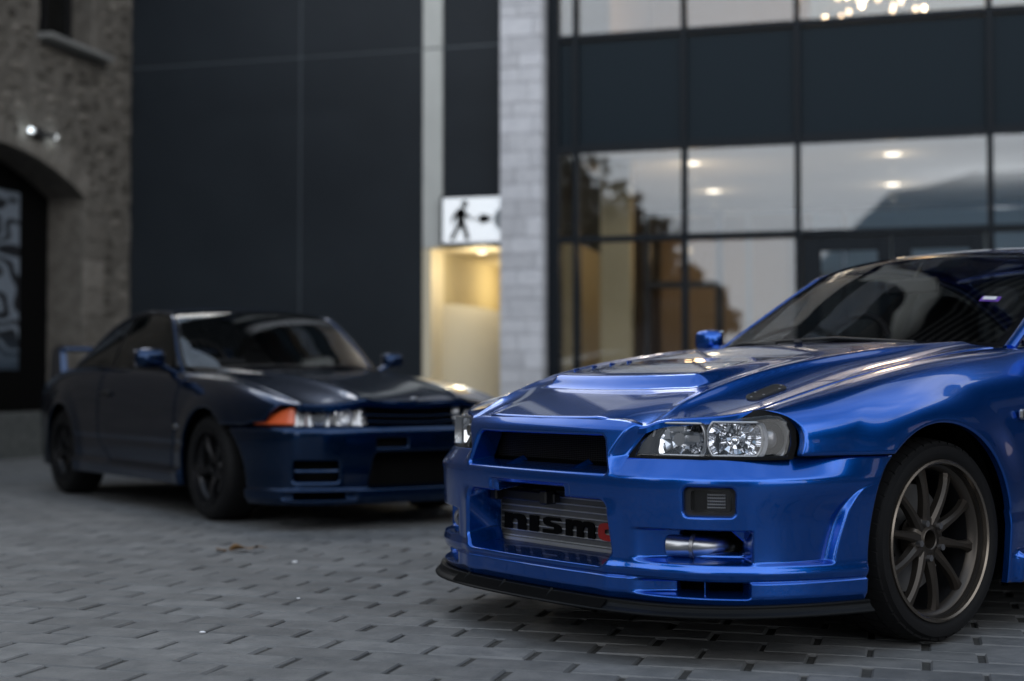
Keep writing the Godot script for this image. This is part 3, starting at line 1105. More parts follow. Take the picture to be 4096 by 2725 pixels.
# what stands across the forecourt, behind the camera: seen only mirrored in glass and paint
func street_side() -> void:
	var fr := fx()
	var h := thing("blue_roofed_hall", "low hall with a broad blue metal roof, mirrored in the glass doors", "building", fr * Vector3(9.0, 0, 33.0), FA)
	var g := Geo.new()
	fbox(g, -7.5, 9.0, 0.0, 4.6, 0.3, 8.0)
	part("wall", g, M.far_wall, h)
	g = Geo.new()
	g.prism(PackedVector2Array([Vector2(-7.9, 4.6), Vector2(9.5, 4.6), Vector2(9.5, 7.7), Vector2(-2.6, 7.75), Vector2(-4.1, 7.35), Vector2(-5.2, 7.23), Vector2(-6.3, 6.17)]), -0.3, 8.6, Transform3D.IDENTITY)
	part("roof", g, M.roof_blue, h)
	var h2 := thing("terrace_house", "plain grey terrace with lit windows across the forecourt", "building", Vector3(13.5, 0, -2.0), -PI / 2)
	g = Geo.new()
	fbox(g, -11.0, 9.0, 0.0, 5.6, -4.0, 0.0)
	part("wall", g, M.far_wall, h2)
	g = Geo.new()
	g.prism(PackedVector2Array([Vector2(-4.4, 5.6), Vector2(0.4, 5.6), Vector2(-2.0, 7.4)]), -9.2, 11.2, Transform3D(Basis(Vector3.UP, PI / 2), Vector3.ZERO))
	part("roof", g, M.trim, h2)
	for k in 6:
		for r in 2:
			g = Geo.new()
			fbox(g, -8.2 + k * 2.9, -6.9 + k * 2.9, 0.9 + r * 2.5, 2.3 + r * 2.5, 0.0, 0.03)
			part("window", g, glow(Color(1.0, 0.62, 0.5), 0.5) if (k + r) % 3 == 0 else M.gloss, h2)
	var h3 := thing("dark_warehouse", "long dark warehouse on the left across the forecourt", "building", Vector3(-27.0, 0, 6.0), 0.5)
	g = Geo.new()
	fbox(g, -9.0, 9.0, 0.0, 5.6, -3.0, 3.0)
	part("wall", g, M.far_wall, h3)
	g = Geo.new()
	g.prism(PackedVector2Array([Vector2(-3.4, 5.6), Vector2(3.4, 5.6), Vector2(0, 6.6)]), -9.3, 9.3, Transform3D(Basis(Vector3.UP, PI / 2), Vector3.ZERO))
	part("roof", g, M.trim, h3)
	var gw := thing("garden_wall", "long dark wall under the trees across the forecourt", "wall", fr * Vector3(-5.0, 0, 24.0), FA)
	g = Geo.new()
	fbox(g, -6.0, 3.6, 0.0, 3.3, 0.0, 0.4)
	part("masonry", g, M.far_wall, gw)
	g = Geo.new()
	fbox(g, -6.1, 3.7, 3.3, 3.42, -0.06, 0.46, 0.02)
	part("coping", g, M.trim, gw)
	var rng := RandomNumberGenerator.new()
	rng.seed = 77
	var names := ["tall rounded dark tree across the forecourt", "lower spreading dark tree across the forecourt", "slim dark tree across the forecourt"]
	var at := [Vector3(-6.4, 0, 26.0), Vector3(-3.7, 0, 25.0), Vector3(-1.7, 0, 25.0)]
	var hts := [8.8, 6.6, 4.3]
	for k in 3:
		var t := thing("broadleaf_tree", names[k], "tree", fr * at[k], 0.0, "trees across the forecourt")
		g = Geo.new()
		g.tube([Vector3.ZERO, Vector3(0.1, hts[k] * 0.35, 0), Vector3(0, hts[k] * 0.75, 0.1)], [0.2, 0.15, 0.05], 8)
		for q in 5:
			var a := q * 1.3
			g.tube([Vector3(0.08, hts[k] * 0.35, 0), Vector3(cos(a), 0, sin(a)) * 1.2 + Vector3(0, hts[k] * 0.62, 0)], [0.08, 0.02], 6)
		part("trunk", g, M.bark, t)
		g = Geo.new()
		for q in 2600:
			var d := Vector3(rng.randfn(0, 1), rng.randfn(0, 1), rng.randfn(0, 1)).normalized()
			var rr := pow(rng.randf(), 0.4) * (0.8 + 0.25 * sin(d.x * 7.0 + k) * cos(d.y * 6.0))
			var c := Vector3(0, hts[k] * 0.62, 0) + d * rr * Vector3(hts[k] * 0.34, hts[k] * 0.38, hts[k] * 0.34)
			var u := Vector3(rng.randfn(0, 1), rng.randfn(0, 1), rng.randfn(0, 1)).normalized() * 0.21
			var w := u.cross(d).normalized() * 0.15
			g.quad(c - u, c - w, c + u, c + w)
		part("crown", g, M.leaf_far, t)

func litter() -> void:
	var rng := RandomNumberGenerator.new()
	rng.seed = 15
	var l := thing("fallen_leaf", "curled brown fallen leaf lying on the paving before the navy car", "leaf", Vector3(-1.29, 0.004, -6.86), 0.4)
	var g := Geo.new()
	var prev := []
	for k in 9:
		var t := k / 8.0
		var w := 0.042 * sin(PI * pow(t, 0.8)) + 0.002
		var row := [Vector3(lerpf(-0.07, 0.07, t), 0.012 + 0.03 * (1 - t) * sin(t * 5.0), -w), Vector3(lerpf(-0.07, 0.07, t), 0.004 + 0.016 * t, 0), Vector3(lerpf(-0.07, 0.07, t), 0.022 + 0.01 * sin(t * 7.0), w)]
		if prev.size():
			for q in 2:
				g.quad(prev[q], prev[q + 1], row[q + 1], row[q], Vector3.UP)
		prev = row
	g.tube([Vector3(0.07, 0.02, 0), Vector3(0.115, 0.012, 0.01)], [0.0025, 0.0015], 5)
	part("blade", g, M.leaf, l)
	var l2: Node3D = copy_of(l, "small dark withered leaf lying beside the curled brown leaf")
	l2.position = Vector3(-1.40, 0.003, -6.87)
	l2.rotation.y = 2.2
	l2.scale = Vector3(0.7, 0.4, 0.6)
	for q in [["white_pebble", Vector3(-0.98, 0.004, -6.44), "white chip of gravel on the paving, farthest of the pale chips", 0.009], ["white_pebble", Vector3(-0.80, 0.003, -5.35), "tiny white chip on the paving in the middle of the open ground", 0.005], ["white_pebble", Vector3(-1.00, 0.003, -4.62), "flat white scrap on the paving near the bottom edge", 0.007]]:
		var s := Geo.new()
		s.ball(Vector3.ZERO, Vector3(q[3] * 1.6, q[3] * 0.6, q[3]), 7, 5)
		var o := part(q[0], s, M.white, self)
		o.position = q[1]
		meta(o, q[2], "pebble", "pale chips on the paving")

# ================= shared car building =================
# car frame: x to the car's left, y up, z forward, origin on the ground under the front axle
var PT := PackedVector3Array()     # plan outline of the nose: x, z by arc length
var PN := PackedVector3Array()
var PL := 0.0
func set_plan(a: Array) -> void:   # points (x, z) from the middle of the nose round to the side
	var c := Curve2D.new()
	c.bake_interval = 0.004
	for k in a.size():
		var t := Vector2.ZERO
		if k == 0:
			t = Vector2((a[1][0] - a[0][0]) * 0.33, 0)
		elif k < a.size() - 1:
			t = Vector2(a[k + 1][0] - a[k - 1][0], a[k + 1][1] - a[k - 1][1]) * 0.1667
		else:
			t = Vector2(a[k][0] - a[k - 1][0], a[k][1] - a[k - 1][1]) * 0.33
		var li := t
		var lo := t
		if k > 0 and k < a.size() - 1:
			var d0 := Vector2(a[k][0] - a[k - 1][0], a[k][1] - a[k - 1][1]).length()
			var d1 := Vector2(a[k + 1][0] - a[k][0], a[k + 1][1] - a[k][1]).length()
			var dir := t.normalized()
			li = dir * d0 * 0.33
			lo = dir * d1 * 0.33
		c.add_point(Vector2(a[k][0], a[k][1]), -li, lo)
	PL = c.get_baked_length()
	PT.resize(401); PN.resize(401)
	for k in 401:
		var q := c.sample_baked(PL * k / 400.0, true)
		PT[k] = Vector3(q.x, 0, q.y)
	for k in 401:
		var d := PT[mini(k + 1, 400)] - PT[maxi(k - 1, 0)]
		if k == 0:
			d = Vector3(1, 0, 0)
		PN[k] = Vector3(-d.z, 0, d.x).normalized()
func nose(s: float, y: float, off: float) -> Vector3:
	var a := absf(s)
	var t := clampf(a / PL * 400.0, 0.0, 399.999)
	var i := int(t)
	var q := PT[i].lerp(PT[i + 1], t - i)
	var n := PN[i].lerp(PN[i + 1], t - i)
	if a > PL:
		q += Vector3(0, 0, -(a - PL))
	var sg := -1.0 if s < 0.0 else 1.0
	return Vector3((q.x + n.x * off) * sg, y, q.z + n.z * off)
func nose_normal(s: float) -> Vector3:
	var t := clampf(absf(s) / PL * 400.0, 0.0, 399.999)
	var n := PN[int(t)]
	return Vector3(n.x * (-1.0 if s < 0.0 else 1.0), 0, n.z).normalized()
func into(s: float) -> Vector3:
	return -nose_normal(s) + Vector3(0, 0.16, 0)
func into_left(s: float) -> Vector3:
	return -nose_normal(s)
func into_right(s: float) -> Vector3:
	return -nose_normal(-s)
func sample_z(z: float) -> float:      # side x of the plan at z
	for k in range(400, 0, -1):
		if PT[k - 1].z >= z:
			var a := PT[k - 1]
			var b := PT[k]
			return lerpf(a.x, b.x, clampf((a.z - z) / maxf(a.z - b.z, 1e-5), 0, 1))
	return PT[0].x

# body sides: C holds the curves of one car
var C := {}
var SIDE := 1.0
func flank(z: float, t: float) -> Vector3:
	var ys: float = C.ys.at(z)
	var sx: float = C.sx.at(z)
	var W: float = C.W.at(z)
	var yb: float = C.yb
	var x: float
	var y: float
	var SPL := 0.45
	if t < SPL:
		var a := t / SPL * PI * 0.5
		var e: float = 2.0 / C.n
		x = sx + (W - sx) * pow(maxf(sin(a), 0.0), e)
		y = ys - (ys - yb) * (1.0 - pow(maxf(cos(a), 0.0), e))
	else:
		y = lerpf(yb, C.y0, (t - SPL) / (1.0 - SPL))
		x = W - 0.035 * pow((yb - y) / (yb - C.y0), 2.0) * C.tuck
		x -= C.crease * (ss(C.yc + 0.004, C.yc - 0.004, y) - ss(C.yc - 0.004, C.yc - 0.05, y))
	var skirt := ss(C.skirt + 0.015, C.skirt - 0.015, y) * ss(-0.33, -0.37, z) * ss(C.az - 0.1, C.az + 0.38, z)
	x += 0.028 * skirt
	for k in 2:
		var cz: float = C.fz if k == 0 else C.az
		var cr: float = C.ar
		var d: float = sqrt((z - cz) ** 2 + (y - C.acy) ** 2) - cr
		if d < 0.16 and y < C.ys.at(z) - 0.02:
			x += C.flare * ss(0.15, 0.0, d) * ss(0.0, 0.09, C.ys.at(z) - y)
	return Vector3(x, y, z)
# one body panel of the side between two seams; zf and zr are curves z(y)
func flank_panel(g: Geo, z0: float, z1: float, nz: int, nt: int, edge: Callable, wall := 0.02) -> void:
	sheet(g, z0, z1, nz, 0.0, 1.0, nt, func(z: float, t: float) -> Vector3:
		var p := flank(z, t)
		var d: float = edge.call(p)
		for k in 2:
			var cz: float = C.fz if k == 0 else C.az
			var e: float = sqrt((z - cz) ** 2 + (p.y - C.acy) ** 2) - C.ar
			if p.y < C.acy:
				e = absf(z - cz) - C.ar
			d = minf(d, e)
		d = minf(d, p.y - C.y0 - 0.004)
		sd = d
		p.x -= fillet(d, 0.006)
		p.x *= SIDE
		return p, Vector3(0, 0.5, (z0 + z1) / 2), wall, Vector3(-SIDE, 0, 0))

func rail(t: float) -> Vector3:            # roof rail of the left side, t from pillar foot to the tail
	return Vector3(C.rx.at(t), C.ry.at(t), C.rz.at(t))

func cabin(car: Node3D, paint: Material, tint: Material) -> void:
	# windscreen
	var th: float = C.t_head
	var tr: float = C.t_rear
	var scr := func(u: float, v: float) -> Vector3:
		var q := rail(lerpf(0.0, th, v))
		var k := 1.0 - u * u
		return Vector3(q.x * u, q.y + k * lerpf(C.cb, C.ct, v), q.z + k * lerpf(C.bb, C.bt, v))
	var g := Geo.new()
	sheet(g, -0.955, 0.955, 48, 0.03, 0.965, 30, scr, Vector3(0, 0.6, -2))
	part("windscreen", g, M.screen, car)
	# black border printed round the glass
	g = Geo.new()
	sheet(g, -0.985, 0.985, 160, -0.02, 0.992, 90, func(u: float, v: float) -> Vector3:
		sd = -minf(minf(v - 0.045, 0.955 - v) * 0.75, (0.935 - absf(u)) * 0.66)
		return scr.call(u, v) - Vector3(0, 0.004, 0.004), Vector3(0, 0.6, -2))
	part("windscreen_surround", g, M.gloss, car)
	# roof
	g = Geo.new()
	sheet(g, -1.0, 1.0, 56, th - 0.004, tr, 36, func(u: float, v: float) -> Vector3:
		var q := rail(v)
		var w := (v - th) / (tr - th)
		var k := 1.0 - pow(absf(u), 2.6)
		return Vector3(q.x * u, q.y + k * lerpf(C.ct, C.cr, w) + 0.012 * k * sin(w * PI) - fillet((1.0 - absf(u)) * 0.5, 0.02) * 0.6, q.z + (1.0 - u * u) * lerpf(C.bt, -C.br, w)), Vector3(0, 0.6, -1.5))
	part("roof", g, paint, car)
	# rear window
	var rw := func(u: float, v: float) -> Vector3:
		var q := rail(lerpf(tr, 1.0, v))
		var k := 1.0 - u * u
		return Vector3(q.x * u, q.y + k * lerpf(C.cr, 0.02, v), q.z - k * lerpf(C.br, 0.12, v))
	g = Geo.new()
	sheet(g, -0.94, 0.94, 36, 0.03, 0.97, 24, rw, Vector3(0, 0.6, -1.5))
	part("rear_window", g, tint, car)
	g = Geo.new()
	sheet(g, -1.0, 1.0, 80, 0.0, 1.0, 60, func(u: float, v: float) -> Vector3:
		sd = -minf(minf(v - 0.05, 0.95 - v) * 0.8, (0.92 - absf(u)) * 0.55)
		return rw.call(u, v) - Vector3(0, 0.004, -0.004), Vector3(0, 0.6, -1.5))
	part("rear_window_surround", g, paint, car)
	for s in [1.0, -1.0]:
		# pillar and roof rail as one painted band
		g = Geo.new()
		var path := []
		for k in 41:
			var q := rail(k / 40.0)
			path.append(Vector3(q.x * s, q.y - 0.008, q.z))
		var rr := []
		for k in 41:
			rr.append(lerpf(0.024 if s > 0 else 0.011, 0.030, ss(0.25, 0.6, k / 40.0)))
		g.tube(path, rr, 12, true, 0.62)
		part("roof_rail", g, paint, car)
		# side glass between rail and belt
		var win := func(z: float, v: float) -> Vector3:
			var lo := Vector3(C.sx.at(z) - 0.004, C.ys.at(z) + 0.004, z)
			var t: float = C.zt.at(z)
			var hi := rail(t)
			hi.z = z
			var q := lo.lerp(hi, v)
			q.x += 0.022 * sin(v * PI)
			q.x *= s
			return q
		g = Geo.new()
		sheet(g, C.g0, C.g1, 60, 0.02, 0.99, 16, func(z: float, v: float) -> Vector3:
			var q: Vector3 = win.call(z, v)
			sd = minf(minf((rail(C.zt.at(z)).y - q.y) - 0.02, q.y - C.ys.at(z) - 0.012), absf(z - C.bp) - 0.022)
			return q, Vector3(0, 0.9, -1.5))
		part("side_window", g, M.tint, car)
		g = Geo.new()
		sheet(g, C.g0 - 0.04, C.g1 + 0.06, 120, 0.0, 1.0, 40, func(z: float, v: float) -> Vector3:
			var q: Vector3 = win.call(clampf(z, C.g0 - 0.04, C.g1 + 0.06), v)
			sd = -minf(minf((rail(C.zt.at(z)).y - q.y) - 0.03, q.y - C.ys.at(z) - 0.02), absf(z - C.bp) - 0.03)
			q.x -= 0.004 * s
			return q, Vector3(0, 0.9, -1.5))
		part("window_trim", g, M.black, car)

func tail(car: Node3D, paint: Material) -> void:
	var zt: float = C.zt_end
	# boot lid and the deck round the rear glass
	var g := Geo.new()
	sheet(g, -1.0, 1.0, 40, 0.0, 1.0, 24, func(u: float, v: float) -> Vector3:
		var z := lerpf(C.rz.at(1.0) + 0.10, zt + 0.05, v)
		var x: float = lerpf(C.rx.at(1.0) - 0.02, C.sx.at(z) - 0.004, ss(0.0, 0.25, v))
		sd = minf((1.0 - absf(u)) * 0.7, 1.0 - v)
		return Vector3(x * u, C.ys.at(z) + 0.012 * (1 - u * u) - 0.05 * v * v * v - fillet(sd, 0.03), z), Vector3(0, 0.4, -2.5), 0.02, Vector3.DOWN)
	part("boot_lid", g, paint, car)
	g = Geo.new()
	sheet(g, -1.0, 1.0, 60, 0.2, C.ys.at(zt) - 0.015, 40, func(u: float, v: float) -> Vector3:
		var w: float = C.W.at(zt + 0.3) - 0.012
		var e := pow(absf(u), 3.5)
		sd = 1.0
		return Vector3(w * signf(u) * (1.0 - pow(1.0 - absf(u), 1.6)), v, zt + 0.30 * e - 0.03 * ss(0.62, 0.5, v) + 0.05 * ss(0.35, 0.2, v)), Vector3(0, 0.5, -2.0))
	part("rear_bumper", g, paint, car)
	for s in [1.0, -1.0]:
		for k in 2:
			g = Geo.new()
			g.lathe([Vector2(0.0, 0.012), Vector2(0.05, 0.010), Vector2(0.062, 0.0), Vector2(0.064, -0.02)], Vector3(s * (0.60 - k * 0.16), 0.72, zt - 0.012), Basis(Vector3.UP, PI), 24)
			part("tail_lamp", g, M.red, car)
	# wing on two uprights
	g = Geo.new()
	var sec := PackedVector2Array([Vector2(-0.13, 0.0), Vector2(-0.06, 0.034), Vector2(0.04, 0.042), Vector2(0.14, 0.024), Vector2(0.15, 0.0), Vector2(0.04, -0.010), Vector2(-0.06, -0.014)])
	g.prism(rounded(sec, 1), -0.70, 0.70, Transform3D(Basis(Vector3(0, 0, 1), Vector3(0, 1, 0), Vector3(-1, 0, 0)), Vector3(0, C.wing, zt + 0.26)))
	var wg := part("rear_wing", g, paint, car)
	for s in [1.0, -1.0]:
		g = Geo.new()
		var up := PackedVector2Array([Vector2(-0.16, C.ys.at(zt + 0.2) - 0.03 - C.wing), Vector2(0.14, C.ys.at(zt + 0.2) - 0.02 - C.wing), Vector2(0.09, 0.012), Vector2(-0.10, 0.012)])
		g.prism(up, -0.025, 0.025, Transform3D(Basis(Vector3(0, 0, 1), Vector3(0, 1, 0), Vector3(-1, 0, 0)), Vector3(s * 0.69, C.wing, zt + 0.26)))
		part("upright", g, paint, wg)

func mirror(car: Node3D, paint: Material, s: float, at: Vector3, size := 1.0) -> void:
	var g := Geo.new()
	# rounded shell: squashed ball with a flat back
	for pass_ in 1:
		var f := g.p.size()
		var NU := 24
		var NV := 14
		for j in NV + 1:
			for i in NU + 1:
				var th := PI * 0.5 * j / NV
				var ph := TAU * i / NU
				var e := 0.55
				var cx := signf(cos(ph)) * pow(absf(cos(ph)), e)
				var cy := signf(sin(ph)) * pow(absf(sin(ph)), e)
				var r := pow(sin(th), 0.55)
				g.v(at + size * Vector3(cx * r * 0.100, cy * r * 0.068, 0.10 * pow(maxf(cos(th), 0.0), 0.8) - 0.04 + cx * s * -0.015), Vector3(cos(ph) * sin(th) / 0.11, sin(ph) * sin(th) / 0.068, cos(th) / 0.09).normalized())
		for j in NV:
			for i in NU:
				var o := f + j * (NU + 1) + i
				g.tri(o, o + 1, o + NU + 2); g.tri(o, o + NU + 2, o + NU + 1)
	var mm := part("door_mirror", g, paint, car)
	g = Geo.new()
	g.tube([at + size * Vector3(-s * 0.07, -0.045, 0.0), at + size * Vector3(-s * 0.14, -0.085, 0.0), at + Vector3(-s * 0.19, -0.10, -0.01)], [0.03, 0.028, 0.035], 10, true, 0.7)
	part("stalk", g, paint, mm)
	g = Geo.new()
	g.box(at + Vector3(0, 0, -0.043 * size), Vector3(0.20, 0.115, 0.008) * size, 0.004)
	part("mirror_glass", g, M.chrome, mm)

func tyre_geo(R: float, r: float, w: float, grooves: bool) -> Geo:     # axis along z, outer face at +w/2
	var g := Geo.new()
	var h := w / 2
	var prof := []
	var pts := [[r - 0.012, h - 0.022], [r + 0.004, h - 0.008], [r + 0.016, h - 0.001], [lerpf(r, R, 0.45), h + 0.004], [lerpf(r, R, 0.72), h + 0.001], [R - 0.014, h - 0.010], [R - 0.005, h - 0.022], [R, h - 0.04]]
	for q in pts:
		prof.append(Vector2(q[0], q[1]))
	for k in range(1, 8):
		var z := (h - 0.04) * (1.0 - k / 4.0)
		prof.append(Vector2(R + 0.002 * (1.0 - pow(z / h, 2.0)), z))
	for k in range(pts.size() - 1, -1, -1):
		prof.append(Vector2(pts[k][0], -pts[k][1]))
	prof.reverse()
	g.lathe(prof, Vector3.ZERO, Basis.IDENTITY, 72)
	return g

func tread_geo(R: float, w: float) -> Geo:
	var g := Geo.new()
	var h := w / 2
	var N := 46
	for k in N:
		for q in [[-0.90, 0.40], [-0.42, 0.40], [0.04, 0.40], [0.5, 0.40]]:
			var z0: float = q[0] * h
			var z1: float = (q[0] + q[1]) * h
			var a0 := TAU * (k + 0.06) / N
			var a1 := TAU * (k + 0.88) / N
			var tw := 0.35 / N * TAU * (1.0 if q[0] > -0.2 else -1.0)
			var c := []
			for e in [[a0, z0], [a1, z0], [a1 + tw, z1], [a0 + tw, z1]]:
				var zz: float = e[1]
				var rr := R + 0.006 - 0.016 * pow(absf(zz) / h, 4.0)
				c.append(Vector3(cos(e[0]) * rr, sin(e[0]) * rr, zz))
			var out := Vector3(c[0].x + c[2].x, c[0].y + c[2].y, 0)
			g.quad(c[0], c[1], c[2], c[3], out)
			for e in 4:
				var a: Vector3 = c[e]
				var b: Vector3 = c[(e + 1) % 4]
				var d := Vector3(a.x, a.y, 0).normalized() * 0.010
				g.quad(a, b, b - d, a - d, (a + b) * 0.5 - (c[0] + c[2]) * 0.5)
	return g

# ten thin bowed spokes, or five broad ones
func wheel(car: Node3D, at: Vector3, s: float, R: float, r: float, w: float, spokes: int, metal: Material, rimmetal: Material, spin: float, full := true) -> void:
	var base := Node3D.new()
	base.name = "wheel" if not counts.has([car, "wheel"]) else "wheel_%03d" % counts[[car, "wheel"]]
	counts[[car, "wheel"]] = int(counts.get([car, "wheel"], 0)) + 1
	car.add_child(base, true)
	base.position = at
	base.basis = Basis(Vector3(0, 0, -s), Vector3(0, 1, 0), Vector3(s, 0, 0))     # local +z points outwards
	part("tyre", tyre_geo(R, r, w, true), M.rubber, base)
	if full:
		part("tread", tread_geo(R, w), M.rubber, base)
	var h := w / 2
	var g := Geo.new()
	g.lathe([Vector2(r - 0.030, h - 0.062), Vector2(r - 0.035, -0.02), Vector2(r - 0.055, -h + 0.03)], Vector3.ZERO, Basis.IDENTITY, 48)
	part("barrel", g, M.rim_dark, base)
	g = Geo.new()
	var barrel := [Vector2(r - 0.029, h - 0.064), Vector2(r - 0.022, h - 0.040), Vector2(r - 0.012, h - 0.034), Vector2(r - 0.010, h - 0.014)]
	barrel.reverse()
	g.lathe(barrel, Vector3.ZERO, Basis.IDENTITY, 64)
	part("rim", g, metal, base)
	g = Geo.new()
	var lipp := [Vector2(r - 0.010, h - 0.016), Vector2(r - 0.008, h - 0.002), Vector2(r - 0.002, h + 0.002), Vector2(r + 0.004, h - 0.001), Vector2(r + 0.005, h - 0.010)]
	lipp.reverse()
	g.lathe(lipp, Vector3.ZERO, Basis.IDENTITY, 96)
	part("rim_lip", g, rimmetal, base)
	# spokes
	for k in spokes:
		var sp := Geo.new()
		var b := Basis(Vector3(0, 0, 1), spin + TAU * k / spokes)
		var n := 12
		var prev := []
		for i in n + 1:
			var t := i / float(n)
			var rad := lerpf(0.045, r - 0.016, t)
			var ww: float
			var zf: float
			var dp: float
			if spokes == 10:
				ww = 0.0105 + 0.010 * pow(1.0 - t, 2.0) + 0.018 * pow(t, 6.0)
				zf = h - 0.046 + 0.012 * sin(t * PI * 0.9) - 0.004 * t
				dp = 0.034 - 0.010 * t
			else:
				ww = 0.030 - 0.006 * sin(t * PI) + 0.010 * pow(t, 4.0)
				zf = h - 0.05 + 0.022 * sin(t * PI * 0.8)
				dp = 0.04
			var c := Vector3(0, rad, zf)
			var row := [c + Vector3(-ww, 0, -dp), c + Vector3(-ww * 0.92, 0, -0.010), c + Vector3(-ww * 0.42, 0, 0), c + Vector3(ww * 0.42, 0, 0), c + Vector3(ww * 0.92, 0, -0.010), c + Vector3(ww, 0, -dp)]
			if prev.size():
				for q in 5:
					var o: Vector3 = b * (((row[q] + row[q + 1]) * 0.5) - Vector3(0, rad, zf - 0.03))
					sp.quad(b * prev[q], b * prev[q + 1], b * row[q + 1], b * row[q], o)
			prev = row
		part("spoke", sp, metal, base)
	# hub, bore and nuts
	g = Geo.new()
	var hub := [Vector2(0.0, h - 0.085), Vector2(0.029, h - 0.085), Vector2(0.029, h - 0.046), Vector2(0.032, h - 0.043), Vector2(0.036, h - 0.046), Vector2(0.066, h - 0.050), Vector2(0.074, h - 0.058), Vector2(0.076, h - 0.10)]
	hub.reverse()
	g.lathe(hub, Vector3.ZERO, Basis.IDENTITY, 40)
	part("hub", g, metal, base)
	if full:
		for k in 5:
			var a := spin + TAU * (k + 0.5) / 5.0
			g = Geo.new()
			g.tube([Vector3(cos(a) * 0.0575, sin(a) * 0.0575, h - 0.06), Vector3(cos(a) * 0.0575, sin(a) * 0.0575, h - 0.033)], [0.0105], 6)
			part("wheel_nut", g, M.steel, base)
	g = Geo.new()
	g.lathe([Vector2(0.17, -0.02), Vector2(0.17, 0.008), Vector2(0.06, 0.008)], Vector3.ZERO, Basis.IDENTITY, 40)
	part("brake_disc", g, mat(Color(0.30, 0.30, 0.30), 0.38, 0.9), base)
	g = Geo.new()
	g.lathe([Vector2(0.0, -h + 0.03), Vector2(r - 0.05, -h + 0.03)], Vector3.ZERO, Basis.IDENTITY, 24)
	part("inner_cover", g, M.void_, base)
	g = Geo.new()
	g.lathe([Vector2(0.185, 0.03), Vector2(0.185, -0.03), Vector2(0.11, -0.03), Vector2(0.11, 0.03), Vector2(0.185, 0.03)], Vector3.ZERO, Basis.IDENTITY, 14, false, 2.5, 3.6)
	part("brake_caliper", g, M.trim, base)

func interior(car: Node3D, z0: float, sit: float) -> void:
	var g := Geo.new()
	g.box(Vector3(0, 0.45, -1.5), Vector3(1.50, 0.5, 2.6), 0.05)
	g.box(Vector3(0, 0.40, 0.15), Vector3(1.1, 0.5, 1.15), 0.05)
	g.box(Vector3(0, 0.45, -3.0), Vector3(1.45, 0.6, 0.6), 0.05)
	part("inner_tub", g, M.void_, car)
	# dashboard
	g = Geo.new()
	var sec := PackedVector2Array([Vector2(0.30, 0.10), Vector2(0.05, 0.13), Vector2(-0.14, 0.12), Vector2(-0.22, 0.06), Vector2(-0.24, -0.2), Vector2(0.3, -0.2)])
	g.prism(rounded(sec, 2), -0.68, 0.68, Transform3D(Basis(Vector3(0, 0, 1), Vector3(0, 1, 0), Vector3(-1, 0, 0)), Vector3(0, 0.80, z0)))
	g.box(Vector3(-0.36, 0.945, z0 - 0.10), Vector3(0.36, 0.07, 0.16), 0.03)
	part("dashboard", g, M.trim, car)
	for x in [-0.36, 0.36]:
		g = Geo.new()
		var bk := []
		var prof := PackedVector2Array([Vector2(-0.25, 0.0), Vector2(-0.26, 0.30), Vector2(-0.22, 0.48), Vector2(-0.13, 0.56), Vector2(-0.12, 0.72), Vector2(0.12, 0.72), Vector2(0.13, 0.56), Vector2(0.22, 0.48), Vector2(0.26, 0.30), Vector2(0.25, 0.0)])
		g.prism(rounded(prof, 2), -0.06, 0.06, Transform3D(Basis(Vector3.RIGHT, -0.32), Vector3(x, 0.50, sit)))
		g.box(Vector3(x, 0.50, sit + 0.28), Vector3(0.50, 0.16, 0.52), 0.05)
		part("seat", g, M.seat, car)
	g = Geo.new()
	var ring := []
	var bb := Basis(Vector3.RIGHT, -0.42)
	for k in 37:
		ring.append(Vector3(-0.36, 0.93, z0 - 0.36) + bb * Vector3(cos(TAU * k / 36) * 0.185, sin(TAU * k / 36) * 0.185, 0))
	g.tube(ring, [0.015], 8, false, 1.0, Vector3(0, 0, 1))
	g.box(Vector3(-0.36, 0.93, z0 - 0.36), Vector3(0.34, 0.05, 0.03), 0.012, bb)
	g.ball(Vector3(-0.36, 0.93, z0 - 0.35), Vector3(0.07, 0.07, 0.03))
	part("steering_wheel", g, M.trim, car)

func wiper(car: Node3D, pts: Array) -> void:
	var g := Geo.new()
	g.tube(pts, [0.012, 0.010, 0.007], 8, true, 0.7)
	part("wiper", g, M.black, car)

